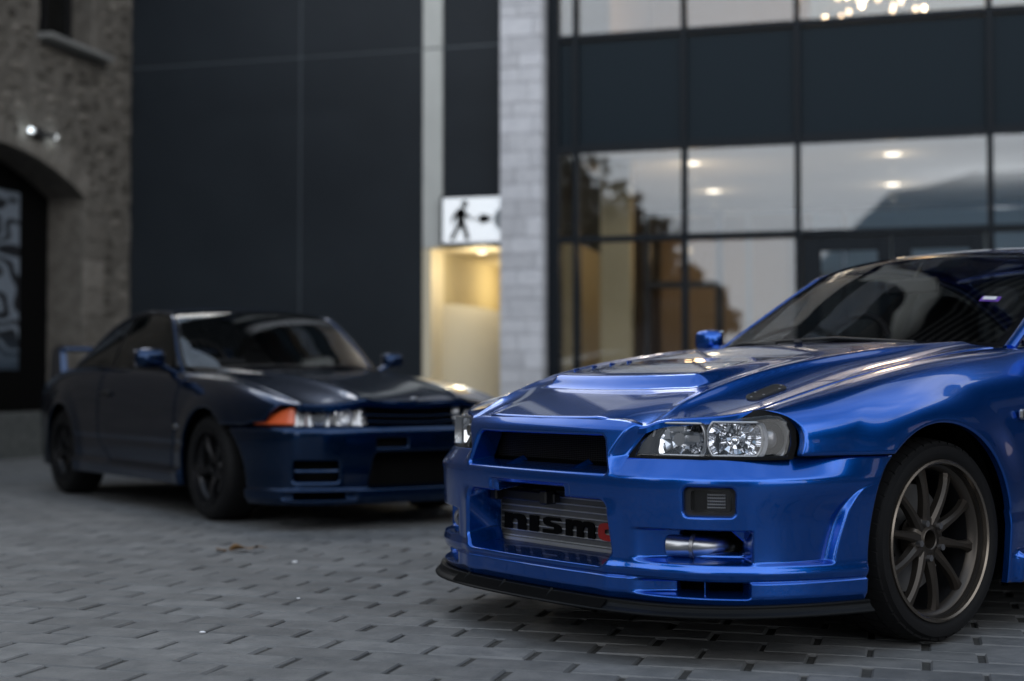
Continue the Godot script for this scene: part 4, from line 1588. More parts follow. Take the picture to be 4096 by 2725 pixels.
# ================= the blue car =================
var L_se: Lut
var L_sf: Lut
var L_top: Lut
var L_fl: Lut
func bump_blue(s: float, y: float) -> Vector3:
	var a := absf(s)
	var off := 0.0
	# outline: rear edge at the wheel arch, seam under the lamp, grille frame in the middle
	var lo := 0.586 + 0.006 * ss(0.7, 1.2, a) - y
	var sf: float = L_sf.at(y)
	var fr := minf(L_top.at(a) - y, (sf - a) * 0.95)
	var d := maxf(lo, fr) if y > 0.57 else lo
	d = minf(d, L_se.at(y) - a)
	d = minf(d, y - 0.170 + 0.004 * ss(0.9, 1.2, a))
	# section
	var up := soft(y - 0.531, 0.007)
	var shelf := (-0.78 * minf(up, 0.060) - 0.45 * maxf(up - 0.060, 0.0)) * lerpf(0.12, 1.0, ss(1.27, 0.92, a))
	var frame := -0.24 * up - 0.75 * soft(y - 0.670, 0.012)
	var wl := ss(sf - 0.060, sf + 0.004, a)
	var upper := lerpf(frame, shelf, wl)
	off += upper
	off -= 0.012 * ss(0.525, 0.30, y)
	off += 0.010 * ss(0.47, 0.40, y) * ss(0.42, 0.34, a) * ss(0.25, 0.36, a)
	# low crest and the split to the lip
	off += 0.006 * exp(-pow((y - 0.262) / 0.014, 2.0))
	off -= 0.005 * exp(-pow((y - 0.2385) / 0.0028, 2.0))
	off += 0.004 * ss(0.2385, 0.235, y)
	off -= 0.012 * ss(0.20, 0.165, y)
	# scoop leading into the upper duct
	var dep := 0.066 * ss(0.425, 0.60, a) * ss(0.822, 0.800, a)
	off -= dep * ss(0.384, 0.378, y) * ss(0.284, 0.300, y)
	# hollow behind it, ending at the flare before the wheel
	var fl: float = L_fl.at(y)
	var hol := (0.008 * ss(0.80, 0.86, a) + 0.024 * ss(0.84, 1.10, a)) * ss(fl + 0.008, fl - 0.008, a)
	off -= hol * ss(0.525, 0.39, y) * ss(0.283, 0.292, y)
	# scoop into the lower duct
	off -= 0.055 * ss(0.42, 0.58, a) * ss(0.815, 0.795, a) * ss(0.236, 0.232, y) * ss(0.190, 0.200, y)
	# number-plate dip above the mouth
	if a < 0.26:
		off -= 0.007 * ss(0.0, -0.006, rrect(s + 0.005, y - 0.467, 0.205, 0.034, 0.012))
	# holes
	var ax := a + (y - 0.36) * 0.12
	var mouth := rrect(ax, y - 0.3585, 0.358 - 0.02 * ss(0.31, 0.27, y), 0.0975, 0.032)
	mouth = minf(mouth, rrect(s + 0.008, y - 0.455, 0.172, 0.032, 0.006))
	off -= fillet(mouth, 0.013)
	var gw := rrect(a - (0.595 - y) * 0.30, y - 0.5925, 0.334, 0.0545, 0.014)
	off -= fillet(gw, 0.014)
	var fog := rrect(a - 0.690, y - 0.4655, 0.0765, 0.0405, 0.016)
	off -= fillet(fog, 0.009)
	var duct := rrect(a - 0.690, y - 0.3435, 0.112, 0.034, 0.012)
	duct = maxf(duct, (a - 0.775) * 0.6 + (y - 0.3435) * 0.8 - 0.016)
	var low := rrect(a - 0.684, y - 0.2155, 0.112, 0.0165, 0.007)
	d = minf(d, minf(minf(mouth, gw), minf(fog, minf(duct, low))))
	off -= fillet(minf(duct, low), 0.004)
	off -= fillet(d, 0.004)
	sd = d
	return nose(s, y, off)
func bump_blue_wall(s: float, y: float) -> float:
	var a := absf(s)
	if a < 0.40 and y > 0.53 and y < 0.66 and a < 0.37:
		return 0.085
	if a < 0.40 and y > 0.25 and y < 0.495:
		return 0.12
	if a > 0.55 and a < 0.84 and y < 0.52 and y > 0.19:
		return 0.025
	return 0.018

func lens_off(u: float, y: float) -> float:
	return lerpf(-0.036 - 0.55 * (y - 0.59), -0.014 - 0.16 * (y - 0.59), ss(0.70, 0.95, absf(u)))
const LENS := [[0.431, 0.587], [0.438, 0.629], [0.471, 0.676], [0.500, 0.684], [0.557, 0.691], [0.645, 0.695], [0.715, 0.698], [0.818, 0.706], [0.878, 0.714], [0.912, 0.711], [0.938, 0.696], [0.949, 0.672], [0.946, 0.633], [0.930, 0.593], [0.860, 0.591], [0.645, 0.590]]
func headlamp(car: Node3D, s: float) -> void:
	var poly := PackedVector2Array()
	var outer := PackedVector2Array()
	var inner_ := PackedVector2Array()
	var mid := Vector2(0.72, 0.645)
	for q in LENS:
		var v := Vector2(q[0], q[1])
		poly.append(v)
		var e := Vector2(0.018 if q[0] > 0.85 else (0.028 if q[0] < 0.47 else 0.0), 0)
		outer.append(v + Vector2((e.x if q[0] > 0.7 else -e.x * (1.0 - (q[1] - 0.587) * 9.0)), ((0.017 if q[0] < 0.85 else 0.020) if q[1] > 0.66 else -0.006)))
		inner_.append(v + Vector2(0, 0.003 if q[1] > 0.66 else -0.004))
	var nodes := Node3D.new()
	nodes.name = "headlight" if s > 0 else "headlight_001"
	car.add_child(nodes, true)
	if s < 0:
		pass
	# clear cover
	var g := Geo.new()
	sheet(g, 0.42, 0.99, 120, 0.58, 0.72, 40, func(u: float, v: float) -> Vector3:
		sd = in_poly(u, v, poly)
		return nose(u * s, v, lens_off(u, v) - fillet(sd, 0.010)), Vector3(0, 0.6, 0), 0.0)
	part("clear_cover", g, M.lens, nodes)
	# black rubber and shell round it
	g = Geo.new()
	sheet(g, 0.38, 1.02, 150, 0.565, 0.75, 56, func(u: float, v: float) -> Vector3:
		sd = minf(in_poly(u, v, outer), -in_poly(u, v, poly) + 0.004)
		return nose(u * s, v, lens_off(u, v) - 0.010 - 1.3 * maxf(v - 0.700 - 0.012 * ss(0.75, 0.9, u), 0.0) * ss(0.99, 0.93, u)), Vector3(0, 0.6, 0), 0.02, into_left if s > 0 else into_right)
	part("seal", g, M.mask, nodes)
	g = Geo.new()
	sheet(g, 0.40, 1.0, 60, 0.57, 0.735, 20, func(u: float, v: float) -> Vector3:
		sd = in_poly(u, v, inner_)
		return nose(u * s, v, lens_off(u, v) - 0.105 + 0.045 * ss(0.80, 0.97, u) + 0.045 * ss(0.47, 0.42, u)), Vector3(0, 0.6, 0), 0.0)
	part("shell", g, M.mask, nodes)
	g = Geo.new()      # floor and roof of the shell
	for k in 24:
		var u0 := lerpf(0.44, 0.95, k / 24.0)
		var u1 := lerpf(0.44, 0.95, (k + 1) / 24.0)
		g.quad(nose(u0 * s, 0.590, -0.045), nose(u1 * s, 0.590, -0.045), nose(u1 * s, 0.592, -0.14), nose(u0 * s, 0.592, -0.14), Vector3.UP)
	part("shell_floor", g, M.mask, nodes)
	var rng := RandomNumberGenerator.new()
	rng.seed = 12
	# two faceted bowls: dipped beam near the grille, main beam outboard
	for k in 2:
		var cs := 0.572 if k == 0 else 0.772
		var cy := 0.641 if k == 0 else 0.643
		var R := 0.082 if k == 0 else 0.078
		var c := nose(cs * s, cy, lens_off(cs, cy) - 0.026)
		var nz := (nose_normal((cs - 0.06) * s) + Vector3(0, 0.02, 0)).normalized()
		var nx := Vector3.UP.cross(nz).normalized()
		var ny := nz.cross(nx)
		var lim := 0.047 if k == 0 else 0.049
		var P := func(r: float, a: float, jitter: float) -> Vector3:
			var q := Vector2(cos(a), sin(a)) * r
			var y := clampf(q.y, -lim, lim)
			return c + nx * q.x + ny * y - nz * (0.055 * (1.0 - pow(r / R, 2.0)) + jitter)
		g = Geo.new()
		var nr := 4
		var na := 10 if k == 0 else 13
		for i in nr:
			for j in na:
				var r0 := R * (0.16 + 0.84 * i / nr)
				var r1 := R * (0.16 + 0.84 * (i + 1) / nr)
				var a0 := TAU * j / na
				var a1 := TAU * (j + 1) / na
				var j0 := rng.randf_range(-0.004, 0.004) * (0.8 if k == 0 else 1.1)
				var j1 := rng.randf_range(-0.004, 0.004) * (0.8 if k == 0 else 1.1)
				g.quad(P.call(r0, a0, j0), P.call(r0, a1, j1), P.call(r1, a1, -j0), P.call(r1, a0, -j1), nz)
		part("reflector", g, M.chrome, nodes)
		g = Geo.new()
		var ring := []
		for j in 65:
			var a := TAU * j / 64
			ring.append(P.call(R * 1.03, a, -0.003))
		g.tube(ring, [0.0042], 8, false, 1.0, nz)
		for j in 64:
			var a0 := TAU * j / 64
			var a1 := TAU * (j + 1) / 64
			if cos(a0) * s > -0.3 or k == 0:
				g.quad(P.call(R * 1.02, a0, 0.0), P.call(R * 1.02, a1, 0.0), P.call(R * 1.02, a1, 0.03), P.call(R * 1.02, a0, 0.03), -nz)
				if cos(a0) * s > 0.35:
					g.quad(P.call(R * 1.04, a0, -0.002), P.call(R * 1.04, a1, -0.002), P.call(R * 1.24, a1, 0.004), P.call(R * 1.24, a0, 0.004), nz)
		part("bezel", g, M.satin, nodes)
		g = Geo.new()
		if k == 0:
			# bulb shield: a stubby cylinder and crossbar
			g.tube([c - nz * 0.05, c + nz * 0.006], [0.021, 0.019], 20)
			g.box(c + nx * 0.034 * s + ny * 0.003 - nz * 0.012, Vector3(0.055, 0.022, 0.012), 0.002, Basis(nx, ny, nz))
			g.box(c - nx * 0.01 * s + ny * 0.030 - nz * 0.008, Vector3(0.05, 0.016, 0.012), 0.002, Basis(nx, ny, nz))
			part("bulb_shield", g, M.satin, nodes)
		else:
			g.tube([c - nz * 0.05, c - nz * 0.006], [0.015, 0.013], 16)
			g.ball(c - nz * 0.004 - ny * 0.004, Vector3(0.0135, 0.0135, 0.0135))
			part("bulb", g, M.chrome, nodes)
	# dark web between the bowls
	g = Geo.new()
	var web := PackedVector2Array([Vector2(0.655, 0.592), Vector2(0.712, 0.592), Vector2(0.712, 0.694), Vector2(0.660, 0.691)])
	sheet(g, 0.65, 0.715, 12, 0.590, 0.697, 20, func(u: float, v: float) -> Vector3:
		sd = in_poly(u, v, web)
		return nose(u * s, v, lens_off(u, v) - 0.040 - 0.02 * ss(0.66, 0.60, v)), Vector3(0, 0.6, 0), 0.03, into_left if s > 0 else into_right)
	part("web", g, M.mask, nodes)
	# inner black mask beside the grille
	g = Geo.new()
	var mask := PackedVector2Array([Vector2(0.433, 0.59), Vector2(0.441, 0.63), Vector2(0.474, 0.675), Vector2(0.515, 0.686), Vector2(0.487, 0.64), Vector2(0.492, 0.60), Vector2(0.515, 0.59)])
	sheet(g, 0.43, 0.52, 24, 0.586, 0.69, 24, func(u: float, v: float) -> Vector3:
		sd = in_poly(u, v, mask)
		return nose(u * s, v, lens_off(u, v) - 0.014), Vector3(0, 0.6, 0), 0.03, into_left if s > 0 else into_right)
	part("mask", g, M.mask, nodes)
	# turn lamp at the outer end: round bulb in a dark cup with a bright crescent
	var tc := nose(0.886 * s, 0.645, lens_off(0.89, 0.645) - 0.028)
	var tn := nose_normal(0.87 * s)
	var tx := Vector3.UP.cross(tn).normalized()
	g = Geo.new()
	g.ball(tc, Vector3(0.021, 0.027, 0.021), 20, 14)
	part("turn_lamp", g, M.steel, nodes)
	g = Geo.new()
	for j in 22:
		for q in 3:
			var a0 := lerpf(-1.25, 1.75, j / 22.0)
			var a1 := lerpf(-1.25, 1.75, (j + 1) / 22.0)
			var r0 := 0.049 + 0.007 * q
			var r1 := r0 + 0.007
			var pf := func(r: float, a: float) -> Vector3:
				return tc + tx * cos(a) * r * s * 0.95 + Vector3.UP * minf(sin(a) * r * 1.05, 0.052) + tn * (0.012 - pow((0.070 - r) / 0.027, 2.0) * 0.028)
			g.quad(pf.call(r0, a0), pf.call(r0, a1), pf.call(r1, a1), pf.call(r1, a0), tn)
	part("crescent", g, M.steel, nodes)

func ridge_y(z: float) -> float:
	return L_ridge.at(z)
var L_ridge: Lut
var L_cen: Lut
var L_zf: Lut
var L_rx: Lut
func bonnet_y(x: float, z: float) -> float:
	var a := absf(x)
	var rx: float = L_rx.at(z)
	var ry: float = L_ridge.at(z)
	var ys: float = C.ys.at(z)
	var sx: float = C.sx.at(z)
	var cy: float = L_cen.at(z)
	var inner := lerpf(cy, ry - 0.003, ss(0.55, 1.0, a / rx))
	var w := clampf((a - rx) / maxf(sx - rx, 0.02), 0.0, 1.2)
	var outer := lerpf(ry, ys + 0.003, w) - 0.014 * sin(minf(w, 1.0) * PI) * ss(-0.5, 0.0, z) * ss(0.88, 0.62, z)
	var k := (a - rx)
	var y := lerpf(inner, outer, ss(-0.014, 0.014, k))
	y += 0.008 * exp(-pow(k / 0.028, 2.0)) * ss(0.84, 0.70, z)
	# raised centre with a stepped nose
	var fz := 0.622 - 0.20 * a * a
	var m := ss(0.415, 0.335, a) * ss(fz, fz - 0.052, z)
	y += m * 0.036 * clampf((z - 0.06) / 0.48, 0.0, 1.0)
	# crowned slightly along its length
	y += 0.016 * (1.0 - a * a * 2.0) * ss(0.2, -0.4, z)
	return y
func bonnet_edge(x: float, z: float) -> float:
	var a := absf(x)
	var zf: float = L_zf.at(a)
	var sl: float = (L_zf.at(a + 0.004) - L_zf.at(a - 0.004)) / 0.008
	var d := (zf - z) / sqrt(1.0 + sl * sl)
	d = minf(d, C.sx.at(z) - 0.003 - a)
	return minf(d, z - (-0.37 - 0.17 * a * a / 0.46))

func blue_car() -> void:
	var car := thing("blue_coupe", "bright metallic blue two-door sports coupe with bronze ten-spoke wheels, in the foreground", "car", Vector3(0.8114, 0, -5.103), -0.9139)
	set_plan([[0.0, 0.965], [0.20, 0.960], [0.34, 0.945], [0.48, 0.918], [0.60, 0.870], [0.70, 0.800], [0.77, 0.715], [0.82, 0.61], [0.855, 0.49], [0.875, 0.38], [0.885, 0.26]])
	L_se = Lut.new([[0.15, 1.200], [0.235, 1.205], [0.39, 1.217], [0.50, 1.243], [0.56, 1.278], [0.61, 1.330], [0.72, 1.4]])
	L_sf = Lut.new([[0.15, 0.40], [0.575, 0.402], [0.592, 0.404], [0.633, 0.430], [0.677, 0.462], [0.72, 0.49]])
	L_top = Lut.new([[0.0, 0.7035], [0.2, 0.7025], [0.32, 0.699], [0.404, 0.692], [0.446, 0.677], [0.6, 0.60], [1.4, 0.5]])
	L_fl = Lut.new([[0.15, 1.06], [0.29, 1.075], [0.42, 1.115], [0.465, 1.140], [0.50, 1.185], [0.54, 1.30], [0.7, 1.5]])
	C = {
		"ys": Lut.new([[-3.75, 0.86], [-3.2, 0.92], [-2.4, 0.955], [-1.4, 0.945], [-0.6, 0.9311], [-0.5, 0.9248], [-0.4, 0.9165], [-0.3, 0.9062], [-0.2, 0.8942], [-0.1, 0.8804], [0.0, 0.8649], [0.1, 0.8477], [0.2, 0.8291], [0.3, 0.809], [0.4, 0.7875], [0.5, 0.7648], [0.6, 0.7408], [0.7, 0.7156], [0.8, 0.6894]]),
		"sx": Lut.new([[-3.75, 0.70], [-3.2, 0.74], [-2.4, 0.76], [-1.4, 0.765], [-0.75, 0.735], [-0.5, 0.685], [-0.2, 0.695], [0.3, 0.70], [0.635, 0.70], [0.8, 0.69]]),
		"W": Lut.new([[-3.75, 0.80], [-3.4, 0.855], [-2.7, 0.885], [-2.0, 0.885], [-1.2, 0.876], [-0.6, 0.880], [-0.3, 0.888], [0.0, 0.890], [0.26, 0.885], [0.38, 0.875], [0.49, 0.855], [0.61, 0.82], [0.715, 0.77], [0.8, 0.70]]),
		"n": 2.3, "yb": 0.60, "y0": 0.16, "tuck": 0.6, "yc": 0.40, "crease": 0.004, "skirt": 0.26,
		"fz": 0.045, "az": -2.665, "acy": 0.33, "ar": 0.356, "flare": 0.016,
		"rx": Lut.new([[0.0, 0.705], [0.12, 0.675], [0.36, 0.577], [0.55, 0.555], [0.72, 0.565], [1.0, 0.655]]),
		"ry": Lut.new([[0.0, 0.935], [0.12, 1.055], [0.30, 1.245], [0.36, 1.290], [0.50, 1.325], [0.66, 1.290], [0.80, 1.17], [1.0, 0.955]]),
		"rz": Lut.new([[0.0, -0.60], [0.12, -0.79], [0.30, -1.085], [0.36, -1.19], [0.50, -1.62], [0.66, -2.08], [0.80, -2.45], [1.0, -2.98]]),
		"t_head": 0.36, "t_rear": 0.66, "cb": 0.018, "ct": 0.040, "cr": 0.035, "bb": 0.22, "bt": 0.08, "br": 0.06,
		"g0": -2.66, "g1": -0.72, "bp": -1.86, "zt_end": -3.70, "wing": 1.12,
	}
	var zt := []
	for k in range(100, -1, -1):
		zt.append([C.rz.at(k / 100.0), k / 100.0])
	C.zt = Lut.new(zt, false)
	L_ridge = Lut.new([[-0.6, 0.9476], [-0.5, 0.9424], [-0.4, 0.9364], [-0.3, 0.9296], [-0.2, 0.9221], [-0.1, 0.9137], [0.0, 0.904], [0.1, 0.8927], [0.2, 0.8792], [0.3, 0.863], [0.4, 0.8433], [0.5, 0.8193], [0.6, 0.79], [0.7, 0.7544], [0.8, 0.7113], [0.9, 0.6593]])
	L_cen = Lut.new([[-0.6, 0.9532], [-0.5, 0.949], [-0.4, 0.9433], [-0.3, 0.9361], [-0.2, 0.9273], [-0.1, 0.9168], [0.0, 0.9046], [0.1, 0.8905], [0.2, 0.8744], [0.3, 0.8564], [0.4, 0.8364], [0.5, 0.8141], [0.6, 0.7897], [0.7, 0.763], [0.8, 0.7339], [0.9, 0.7024], [0.95, 0.685]])
	L_rx = Lut.new([[-0.6, 0.60], [-0.35, 0.565], [0.0, 0.53], [0.23, 0.512], [0.565, 0.478], [0.75, 0.456], [0.95, 0.44]])
	L_zf = Lut.new([[0.0, 0.906], [0.2, 0.900], [0.321, 0.888], [0.404, 0.873], [0.440, 0.860], [0.470, 0.838], [0.553, 0.793], [0.661, 0.712], [0.70, 0.636], [0.76, 0.5]])
	# ---- nose ----
	var g := Geo.new()
	sheet(g, -1.36, 1.36, 760, 0.160, 0.712, 172, bump_blue, Vector3(0, 0.4, 0), bump_blue_wall, into)
	part("front_bumper", g, M.blue, car)
	g = Geo.new()
	sheet(g, -0.76, 0.76, 300, -0.56, 0.92, 300, func(x: float, z: float) -> Vector3:
		sd = bonnet_edge(x, z)
		return Vector3(x, bonnet_y(x, z) - fillet(sd, 0.007), z), Vector3(0, -5, 0), 0.016, Vector3(0, -1, 0))
	var hood := part("bonnet", g, M.blue, car)
	# latch plates
	for s in [1.0, -1.0]:
		g = Geo.new()
		var cen := Vector3(0.595 * s, 0, 0.508)
		var n := 40
		var rows := []
		for r in 5:
			var row := []
			var k_ := [0.0, 0.5, 0.85, 1.0, 1.0][r] as float
			for k in n:
				var a := TAU * k / n
				var q := Vector2(cos(a) * 0.026, sin(a) * 0.026 + (0.052 if sin(a) > 0 else -0.052)) * k_
				row.append(Vector3(cen.x + q.x, bonnet_y(cen.x + q.x, cen.z + q.y) + (0.006 if r < 3 else (0.004 if r == 3 else -0.004)), cen.z + q.y))
			rows.append(row)
		for r in 4:
			for k in n:
				var o: Vector3 = Vector3.UP if r < 3 else rows[3][k] - cen
				g.quad(rows[r][k], rows[r][(k + 1) % n], rows[r + 1][(k + 1) % n], rows[r + 1][k], o)
		var lp := part("latch_plate", g, M.black, hood)
		for q in [[0.0, 0.066], [0.0, -0.066], [0.017, 0.03], [-0.017, 0.03], [0.017, -0.04]]:
			g = Geo.new()
			var bx: float = cen.x + q[0]
			var bz: float = cen.z + q[1]
			g.ball(Vector3(bx, bonnet_y(bx, bz) + 0.006, bz), Vector3(0.0042, 0.0025, 0.0042), 8, 6)
			g.mesh()
			part("bolt", g, M.steel, hood)
	# little gurney fins on the far edge of the raised centre
	for k in 4:
		g = Geo.new()
		var fx_ := -0.352
		var fz_ := 0.46 - k * 0.085
		g.box(Vector3(fx_, bonnet_y(fx_, fz_) + 0.004, fz_), Vector3(0.004, 0.008, 0.035), 0.0015, Basis(Vector3.UP, 0.3))
		part("fin", g, M.blue, hood)
	g = Geo.new()
	g.box(Vector3(0.02, bonnet_y(0.02, -0.30) + 0.008, -0.30), Vector3(0.03, 0.014, 0.022), 0.004)
	part("washer_jet", g, M.black, hood)
	# ---- sides ----
	for s in [1.0, -1.0]:
		SIDE = s
		var near: bool = s > 0
		g = Geo.new()
		var front := Lut.new([[0.10, 0.66], [0.586, 0.609], [0.595, 0.606], [0.634, 0.595], [0.662, 0.592], [0.684, 0.598], [0.710, 0.619], [0.727, 0.650], [0.733, 0.67], [0.9, 0.70]])
		flank_panel(g, -0.64, 0.70, 330 if near else 160, 150 if near else 90, func(p: Vector3) -> float:
			var d := minf(front.at(p.y) - p.z, p.z + 0.625)
			if p.z > 0.1:
				d = minf(d, p.y - 0.597)
			return minf(d, 0.5 if p.y < C.ys.at(p.z) - 0.004 else 0.001))
		part("front_wing", g, M.blue, car)
		g = Geo.new()
		flank_panel(g, -1.98, -0.60, 150, 80, func(p: Vector3) -> float:
			return minf(minf(-0.631 - p.z, p.z + 1.93 + 0.1 * ss(0.9, 0.3, p.y)), p.y - 0.262))
		var dr := part("door", g, M.blue, car)
		g = Geo.new()
		g.box(Vector3(s * 0.885, 0.775, -1.72), Vector3(0.03, 0.03, 0.17), 0.01)
		part("handle", g, M.blue, dr)
		g = Geo.new()
		flank_panel(g, -3.70, -1.80, 180, 80, func(p: Vector3) -> float:
			return minf(-1.937 - 0.1 * ss(0.9, 0.3, p.y) - p.z, p.z + 3.69))
		part("rear_quarter", g, M.blue, car)
		g = Geo.new()
		flank_panel(g, -2.30, -0.30, 120, 60, func(p: Vector3) -> float:
			return minf(minf(0.2575 - p.y, p.z + 2.28), -0.312 - p.z))
		part("side_skirt", g, M.blue, car)
		mirror(car, M.blue, s, Vector3(s * 0.862, 0.996, -0.72), 0.70)
		headlamp(car, s)
		# side repeater
		g = Geo.new()
		g.box(Vector3(s * 0.892, 0.706, -0.40), Vector3(0.016, 0.034, 0.062), 0.007)
		part("side_marker", g, M.satin, car)
	cabin(car, M.blue, M.tint)
	tail(car, M.blue)
	interior(car, -0.72, -1.55)
	# inner structure that closes the gaps
	g = Geo.new()
	g.box(Vector3(0, 0.42, 0.52), Vector3(1.30, 0.36, 0.36), 0.06)
	g.box(Vector3(0, 0.64, 0.30), Vector3(1.12, 0.12, 0.7), 0.05)
	g.box(Vector3(0, 0.17, -1.3), Vector3(1.45, 0.06, 2.2), 0.02)
	g.box(Vector3(0, 0.20, 0.45), Vector3(1.1, 0.10, 0.55), 0.02)
	for s in [1.0, -1.0]:
		g.box(Vector3(s * 0.56, 0.48, 0.045), Vector3(0.06, 0.36, 0.8), 0.02)
		g.box(Vector3(s * 0.62, 0.40, -0.5), Vector3(0.3, 0.5, 0.2), 0.02)
		var liner := []
		for k in 25:
			var a := PI * k / 24.0
			liner.append([Vector3(s * 0.60, 0.33 + sin(a) * 0.39, 0.045 + cos(a) * 0.39), Vector3(s * 0.825, 0.33 + sin(a) * 0.385, 0.045 + cos(a) * 0.385)])
		for k in 24:
			g.quad(liner[k][0], liner[k][1], liner[k + 1][1], liner[k + 1][0], Vector3(0, 0.33, 0.045) - liner[k][0] * Vector3(0, 1, 1))
	part("inner_structure", g, M.void_, car)
	# cowl under the wipers
	g = Geo.new()
	sheet(g, -1.0, 1.0, 40, 0.0, 1.0, 8, func(u: float, v: float) -> Vector3:
		var x := u * 0.70
		var q := rail(0.0)
		return Vector3(x, lerpf(bonnet_y(x, -0.37 - 0.17 * x * x / 0.46) - 0.018, 0.930 + 0.018 * (1 - u * u), v), lerpf(-0.35 - 0.17 * x * x / 0.46, -0.625 + 0.22 * (1 - u * u), v)), Vector3(0, 0, -0.5))
	part("cowl", g, M.trim, car)
	wiper(car, [Vector3(0.42, 0.952, -0.46), Vector3(0.1, 0.975, -0.42), Vector3(-0.30, 0.968, -0.45)])
	wiper(car, [Vector3(-0.20, 0.958, -0.43), Vector3(-0.40, 0.966, -0.47), Vector3(-0.60, 0.955, -0.56)])
	# ---- front openings ----
	g = Geo.new()
	for k in 17:
		g.tube([Vector3(-0.34, 0.565 + k * 0.006, 0.82), Vector3(0.34, 0.565 + k * 0.006, 0.82)], [0.0016], 5, false)
	for k in 60:
		g.tube([Vector3(-0.34 + k * 0.0115, 0.56, 0.818), Vector3(-0.34 + k * 0.0115, 0.665, 0.818)], [0.0014], 4, false)
	part("grille_mesh", g, M.black, car)
	g = Geo.new()
	g.box(Vector3(0, 0.60, 0.78), Vector3(0.80, 0.16, 0.02))
	part("radiator", g, M.void_, car)
	for x in [-0.165, 0.165]:
		g = Geo.new()
		var a := Vector3(x, 0.533, 0.945)
		var pts := [a + Vector3(-0.012, 0, 0), a + Vector3(0.012, 0, 0), Vector3(x + 0.030, 0.556, 0.855), Vector3(x - 0.030, 0.556, 0.855), Vector3(x, 0.570, 0.850)]
		g.quad(pts[0], pts[1], pts[4], pts[4], Vector3(0, 1, 1))
		g.facet(pts[0], pts[4], pts[3], Vector3(-1, 1, 0)); g.facet(pts[1], pts[2], pts[4], Vector3(1, 1, 0)); g.facet(pts[0], pts[1], pts[4], Vector3(0, 1, 1))
		part("grille_rib", g, M.blue, car)
	# intercooler behind the mouth: ribs and painted letters
	var ic := Node3D.new()
	ic.name = "intercooler"
	car.add_child(ic, true)
	g = Geo.new()
	g.box(Vector3(0, 0.365, 0.755), Vector3(0.73, 0.165, 0.07), 0.004)
	part("core", g, M.fins, ic)
	for k in 8:
		g = Geo.new()
		var yy := 0.292 + k * 0.0205
		g.tube([Vector3(-0.362, yy, 0.792), Vector3(0.362, yy, 0.792)], [0.0045], 8, true, 0.6)
		part("tube_row", g, M.alloy, ic)
	g = Geo.new()
	g.box(Vector3(0, 0.276, 0.77), Vector3(0.745, 0.022, 0.075), 0.004)
	g.box(Vector3(-0.372, 0.37, 0.765), Vector3(0.022, 0.19, 0.09), 0.005)
	g.box(Vector3(0.372, 0.37, 0.765), Vector3(0.022, 0.19, 0.09), 0.005)
	part("end_tank", g, M.alloy, ic)
	g = Geo.new()
	g.tube([Vector3(-0.29, 0.262, 0.80), Vector3(0, 0.252, 0.83), Vector3(0.29, 0.262, 0.80)], [0.012, 0.02, 0.012], 10, true, 0.5)
	part("lower_tray", g, M.satin, ic)
	letters(ic)
	# plate bracket: black bar with two clips
	g = Geo.new()
	g.box(Vector3(-0.175, 0.434, 0.82), Vector3(0.30, 0.032, 0.03), 0.004)
	for x in [-0.315, -0.05]:
		g.box(Vector3(x, 0.437, 0.838), Vector3(0.034, 0.046, 0.05), 0.005)
	part("plate_bracket", g, M.black, car)
	# lamps and pipes in the side openings
	for s in [1.0, -1.0]:
		g = Geo.new()
		sheet(g, 0.622, 0.764, 40, 0.426, 0.506, 24, func(u: float, v: float) -> Vector3:
			sd = -rrect(u - 0.695, v - 0.466, 0.066, 0.0345, 0.012)
			return nose(u * s, v, -0.028 + 0.006 * (1.0 - pow((u - 0.695) / 0.07, 2.0))), Vector3(0, 0.45, 0), 0.02, into_left if s > 0 else into_right)
		var fl := part("fog_lamp", g, M.smoke, car)
		g = Geo.new()
		sheet(g, 0.612, 0.772, 30, 0.418, 0.514, 20, func(u: float, v: float) -> Vector3:
			return nose(u * s, v, -0.050), Vector3(0, 0.45, 0))
		part("lamp_back", g, M.gloss, fl)
		g = Geo.new()
		sheet(g, 0.612, 0.772, 60, 0.418, 0.514, 40, func(u: float, v: float) -> Vector3:
			sd = rrect(u - 0.695, v - 0.466, 0.064, 0.0325, 0.012)
			return nose(u * s, v, -0.026), Vector3(0, 0.45, 0), 0.02, into_left if s > 0 else into_right)
		part("lamp_frame", g, M.black, fl)
		g = Geo.new()
		for k in 9:
			for q in 5:
				var c := nose((0.695 + (k - 2.0) * 0.0066) * s, 0.447 + q * 0.0092, -0.044)
				g.ball(c, Vector3(0.0031, 0.0042, 0.0031), 6, 4)
		part("fluting", g, M.satin, fl)
		g = Geo.new()
		var pp := []
		for k in 11:
			pp.append(nose(lerpf(0.54, 0.80, k / 10.0) * s, 0.332 - 0.004 * k / 10.0, -0.072 - 0.15 * pow(k / 10.0, 2.0)))
		g.tube(pp, [0.033], 24)
		var pipe := part("charge_pipe", g, M.satin, car)
		g = Geo.new()
		g.tube([nose(0.618 * s, 0.332, -0.0757), nose(0.630 * s, 0.3315, -0.076)], [0.036], 24)
		part("clamp", g, M.steel, pipe)
		g = Geo.new()
		sheet(g, 0.55, 0.83, 20, 0.18, 0.40, 12, func(u: float, v: float) -> Vector3:
			return nose(u * s, v, -0.155), Vector3(0, 0.3, 0))
		part("duct_back", g, M.void_, car)
		g = Geo.new()
		g.quad(nose(0.668 * s, 0.198, -0.05), nose(0.668 * s, 0.234, -0.05), nose(0.672 * s, 0.234, -0.11), nose(0.672 * s, 0.198, -0.11))
		g.quad(nose(0.671 * s, 0.198, -0.05), nose(0.671 * s, 0.234, -0.05), nose(0.668 * s, 0.234, -0.05), nose(0.668 * s, 0.198, -0.05))
		part("duct_vane", g, M.blue, car)
	# black splitter under the lip
	g = Geo.new()
